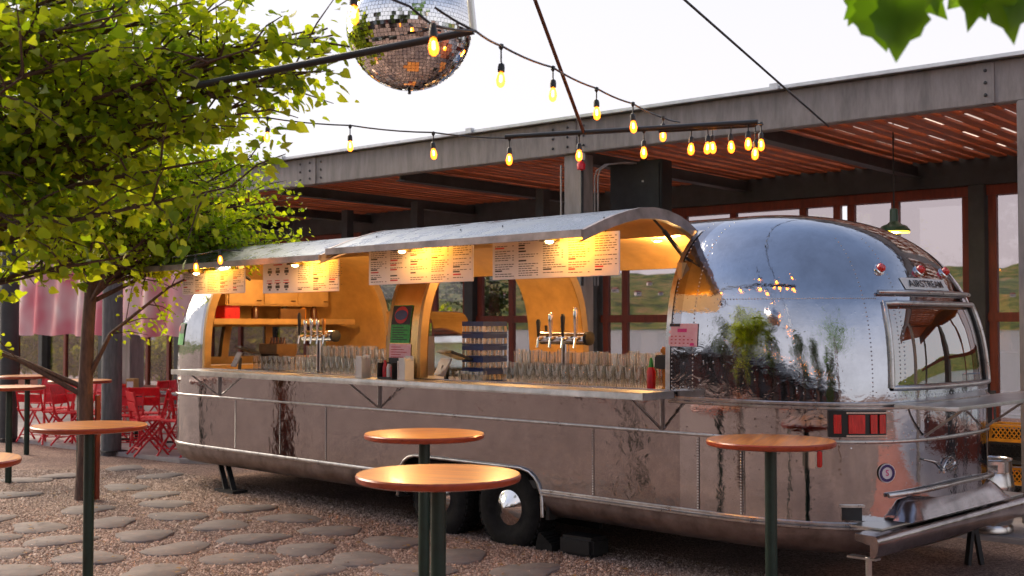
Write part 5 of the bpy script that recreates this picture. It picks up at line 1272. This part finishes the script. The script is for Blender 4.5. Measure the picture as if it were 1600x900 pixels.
string_light('pair of warm bulbs hanging in front of the mirror ball', [(520, -30, 4.7), (556, -28, 4.7), (640, 10, 4.8), (677, 40, 4.8), (742, 48, 5.15)], [(553, -30, 4.7, .05), (677, 40, 4.75, .0)])
string_light('short string of warm bulbs low in the leaves over the tree-side hatch', [(270, 402, 10.6), (306, 398, 10.5), (345, 390, 10.4), (380, 392, 10.4)], [(306, 399, 10.5, .02), (344, 391, 10.4, .0)])
def square_string(label, a, b2, n):
    o = thing('string_light', label, 'string light', (0, 0, 0), 0, 'festoon string lights'); a = Vector(a); b2 = Vector(b2)
    f_ = lambda u: a.lerp(b2, u) - Vector((0, 0, .5 * 4 * u * (1 - u)))
    B().tube([f_(k / 24) for k in range(25)], .007, 5).build('wire', M['black'], o)
    for k in range(n):
        p = f_((k + .5) / n) - Vector((0, 0, .09)); g_ = inst(bulb_g, 'bulb', o, p); inst(fil_g, 'filament', g_); inst(sock_g, 'socket', g_)
square_string('long string of warm bulbs between the trees across the square', (-5, -14, 3.6), (5.4, -12.2, 3.9), 14)
square_string('string of warm bulbs from the bushy tree to the tall one across the square', (5.4, -12.2, 3.9), (13.5, -14, 3.8), 14)
square_string('string of warm bulbs along the near row of the square', (.5, -9.8, 3.2), (12.5, -9.6, 3.4), 16)
fm = thing('pipe_frame', 'black pipes hung on rods overhead, carrying the string lights', 'pipe frame', (0, 0, 0))
B().tube([at(300, 135, D=5.5), at(740, 48, D=5.2)], .017, 10).build('pipe', M['black'], fm, smooth=60)
B().tube([at(790, 214, D=7.8), at(1184, 191, D=7.2)], .017, 10).build('pipe', M['black'], fm, smooth=60)
B().tube([at(1030, 203, D=7.47), at(1180, 194, D=7.24)], .020, 10).build('pipe_sleeve', M['black'], fm, smooth=60)
pA = at(912, 207, D=7.6); pB = at(836, 0, D=6.9); B().tube([pA, pB, pB + (pB - pA) * 1.2], .012, 8).build('rod', M['brown'], fm, smooth=60)
pA = at(740, 48, D=5.2); pB = at(722, -120, D=5.2); B().tube([pA, pB, pB + (pB - pA) * 1.5], .016, 8).build('rod', M['steel'], fm, smooth=60)
pA = pw(2.7, -.11, 3.70); pA = at(1295, 198, Y=pw(2.7, -.1).y - .02); pB = at(1070, 0, D=8); cb = B().tube([pA, pB, pB + (pB - pA) * 1.0], .009, 8).build('guy_cable', M['dark']); tag(cb, 'thin dark guy cable slanting from the sky to the pavilion beam', 'cable')
# mirror ball
mbp = at(640, 43, D=5.8); RB = .308
ball = thing('mirror_ball', 'large mirror ball hanging among the string lights at the top', 'mirror ball', mbp)
B().lathe([(RB * .985 * math.cos(a), RB * .985 * math.sin(a)) for a in np.linspace(-math.pi / 2, math.pi / 2, 30)], n=48).build('core', M['dark'], ball, smooth=60)
ti = B(); nl = 52
for i in range(nl):
    la = -math.pi / 2 + math.pi * (i + .5) / nl; nn_ = max(4, int(2 * math.pi * math.cos(la) / (math.pi / nl)))
    for k in range(nn_):
        lo_ = 2 * math.pi * (k + .5 * (i % 2)) / nn_
        nr = Vector((math.cos(la) * math.cos(lo_), math.cos(la) * math.sin(lo_), math.sin(la)))
        nj = (nr + Vector((rng.gauss(0, .018), rng.gauss(0, .018), rng.gauss(0, .018)))).normalized()
        u = Vector((-math.sin(lo_), math.cos(lo_), 0)); u -= nj * u.dot(nj); u.normalize(); v = nj.cross(u); hs = RB * math.pi / nl * .46
        c = nr * RB; ti.add([c - u * hs - v * hs, c + u * hs - v * hs, c + u * hs + v * hs, c - u * hs + v * hs], [(0, 1, 2, 3)])
ti.build('mirror_tiles', M['mirror'], ball, fixn=False, kind='stuff')
B().cyl((0, 0, -RB - .02), (0, 0, -RB + .01), .008, 8).build('bottom_pin', M['dark'], ball)
B().lathe([(.05, RB - .02), (.05, RB + .03), (.02, RB + .04), (0, RB + .04)], n=16).build('cap', M['dark'], ball, smooth=40)
B().cyl((0, 0, RB + .03), (0, 0, 2.6), .008, 8).build('hanging_rod', M['dark'], ball)
print('leaves', n1_, n2_, 'slats', nsl)
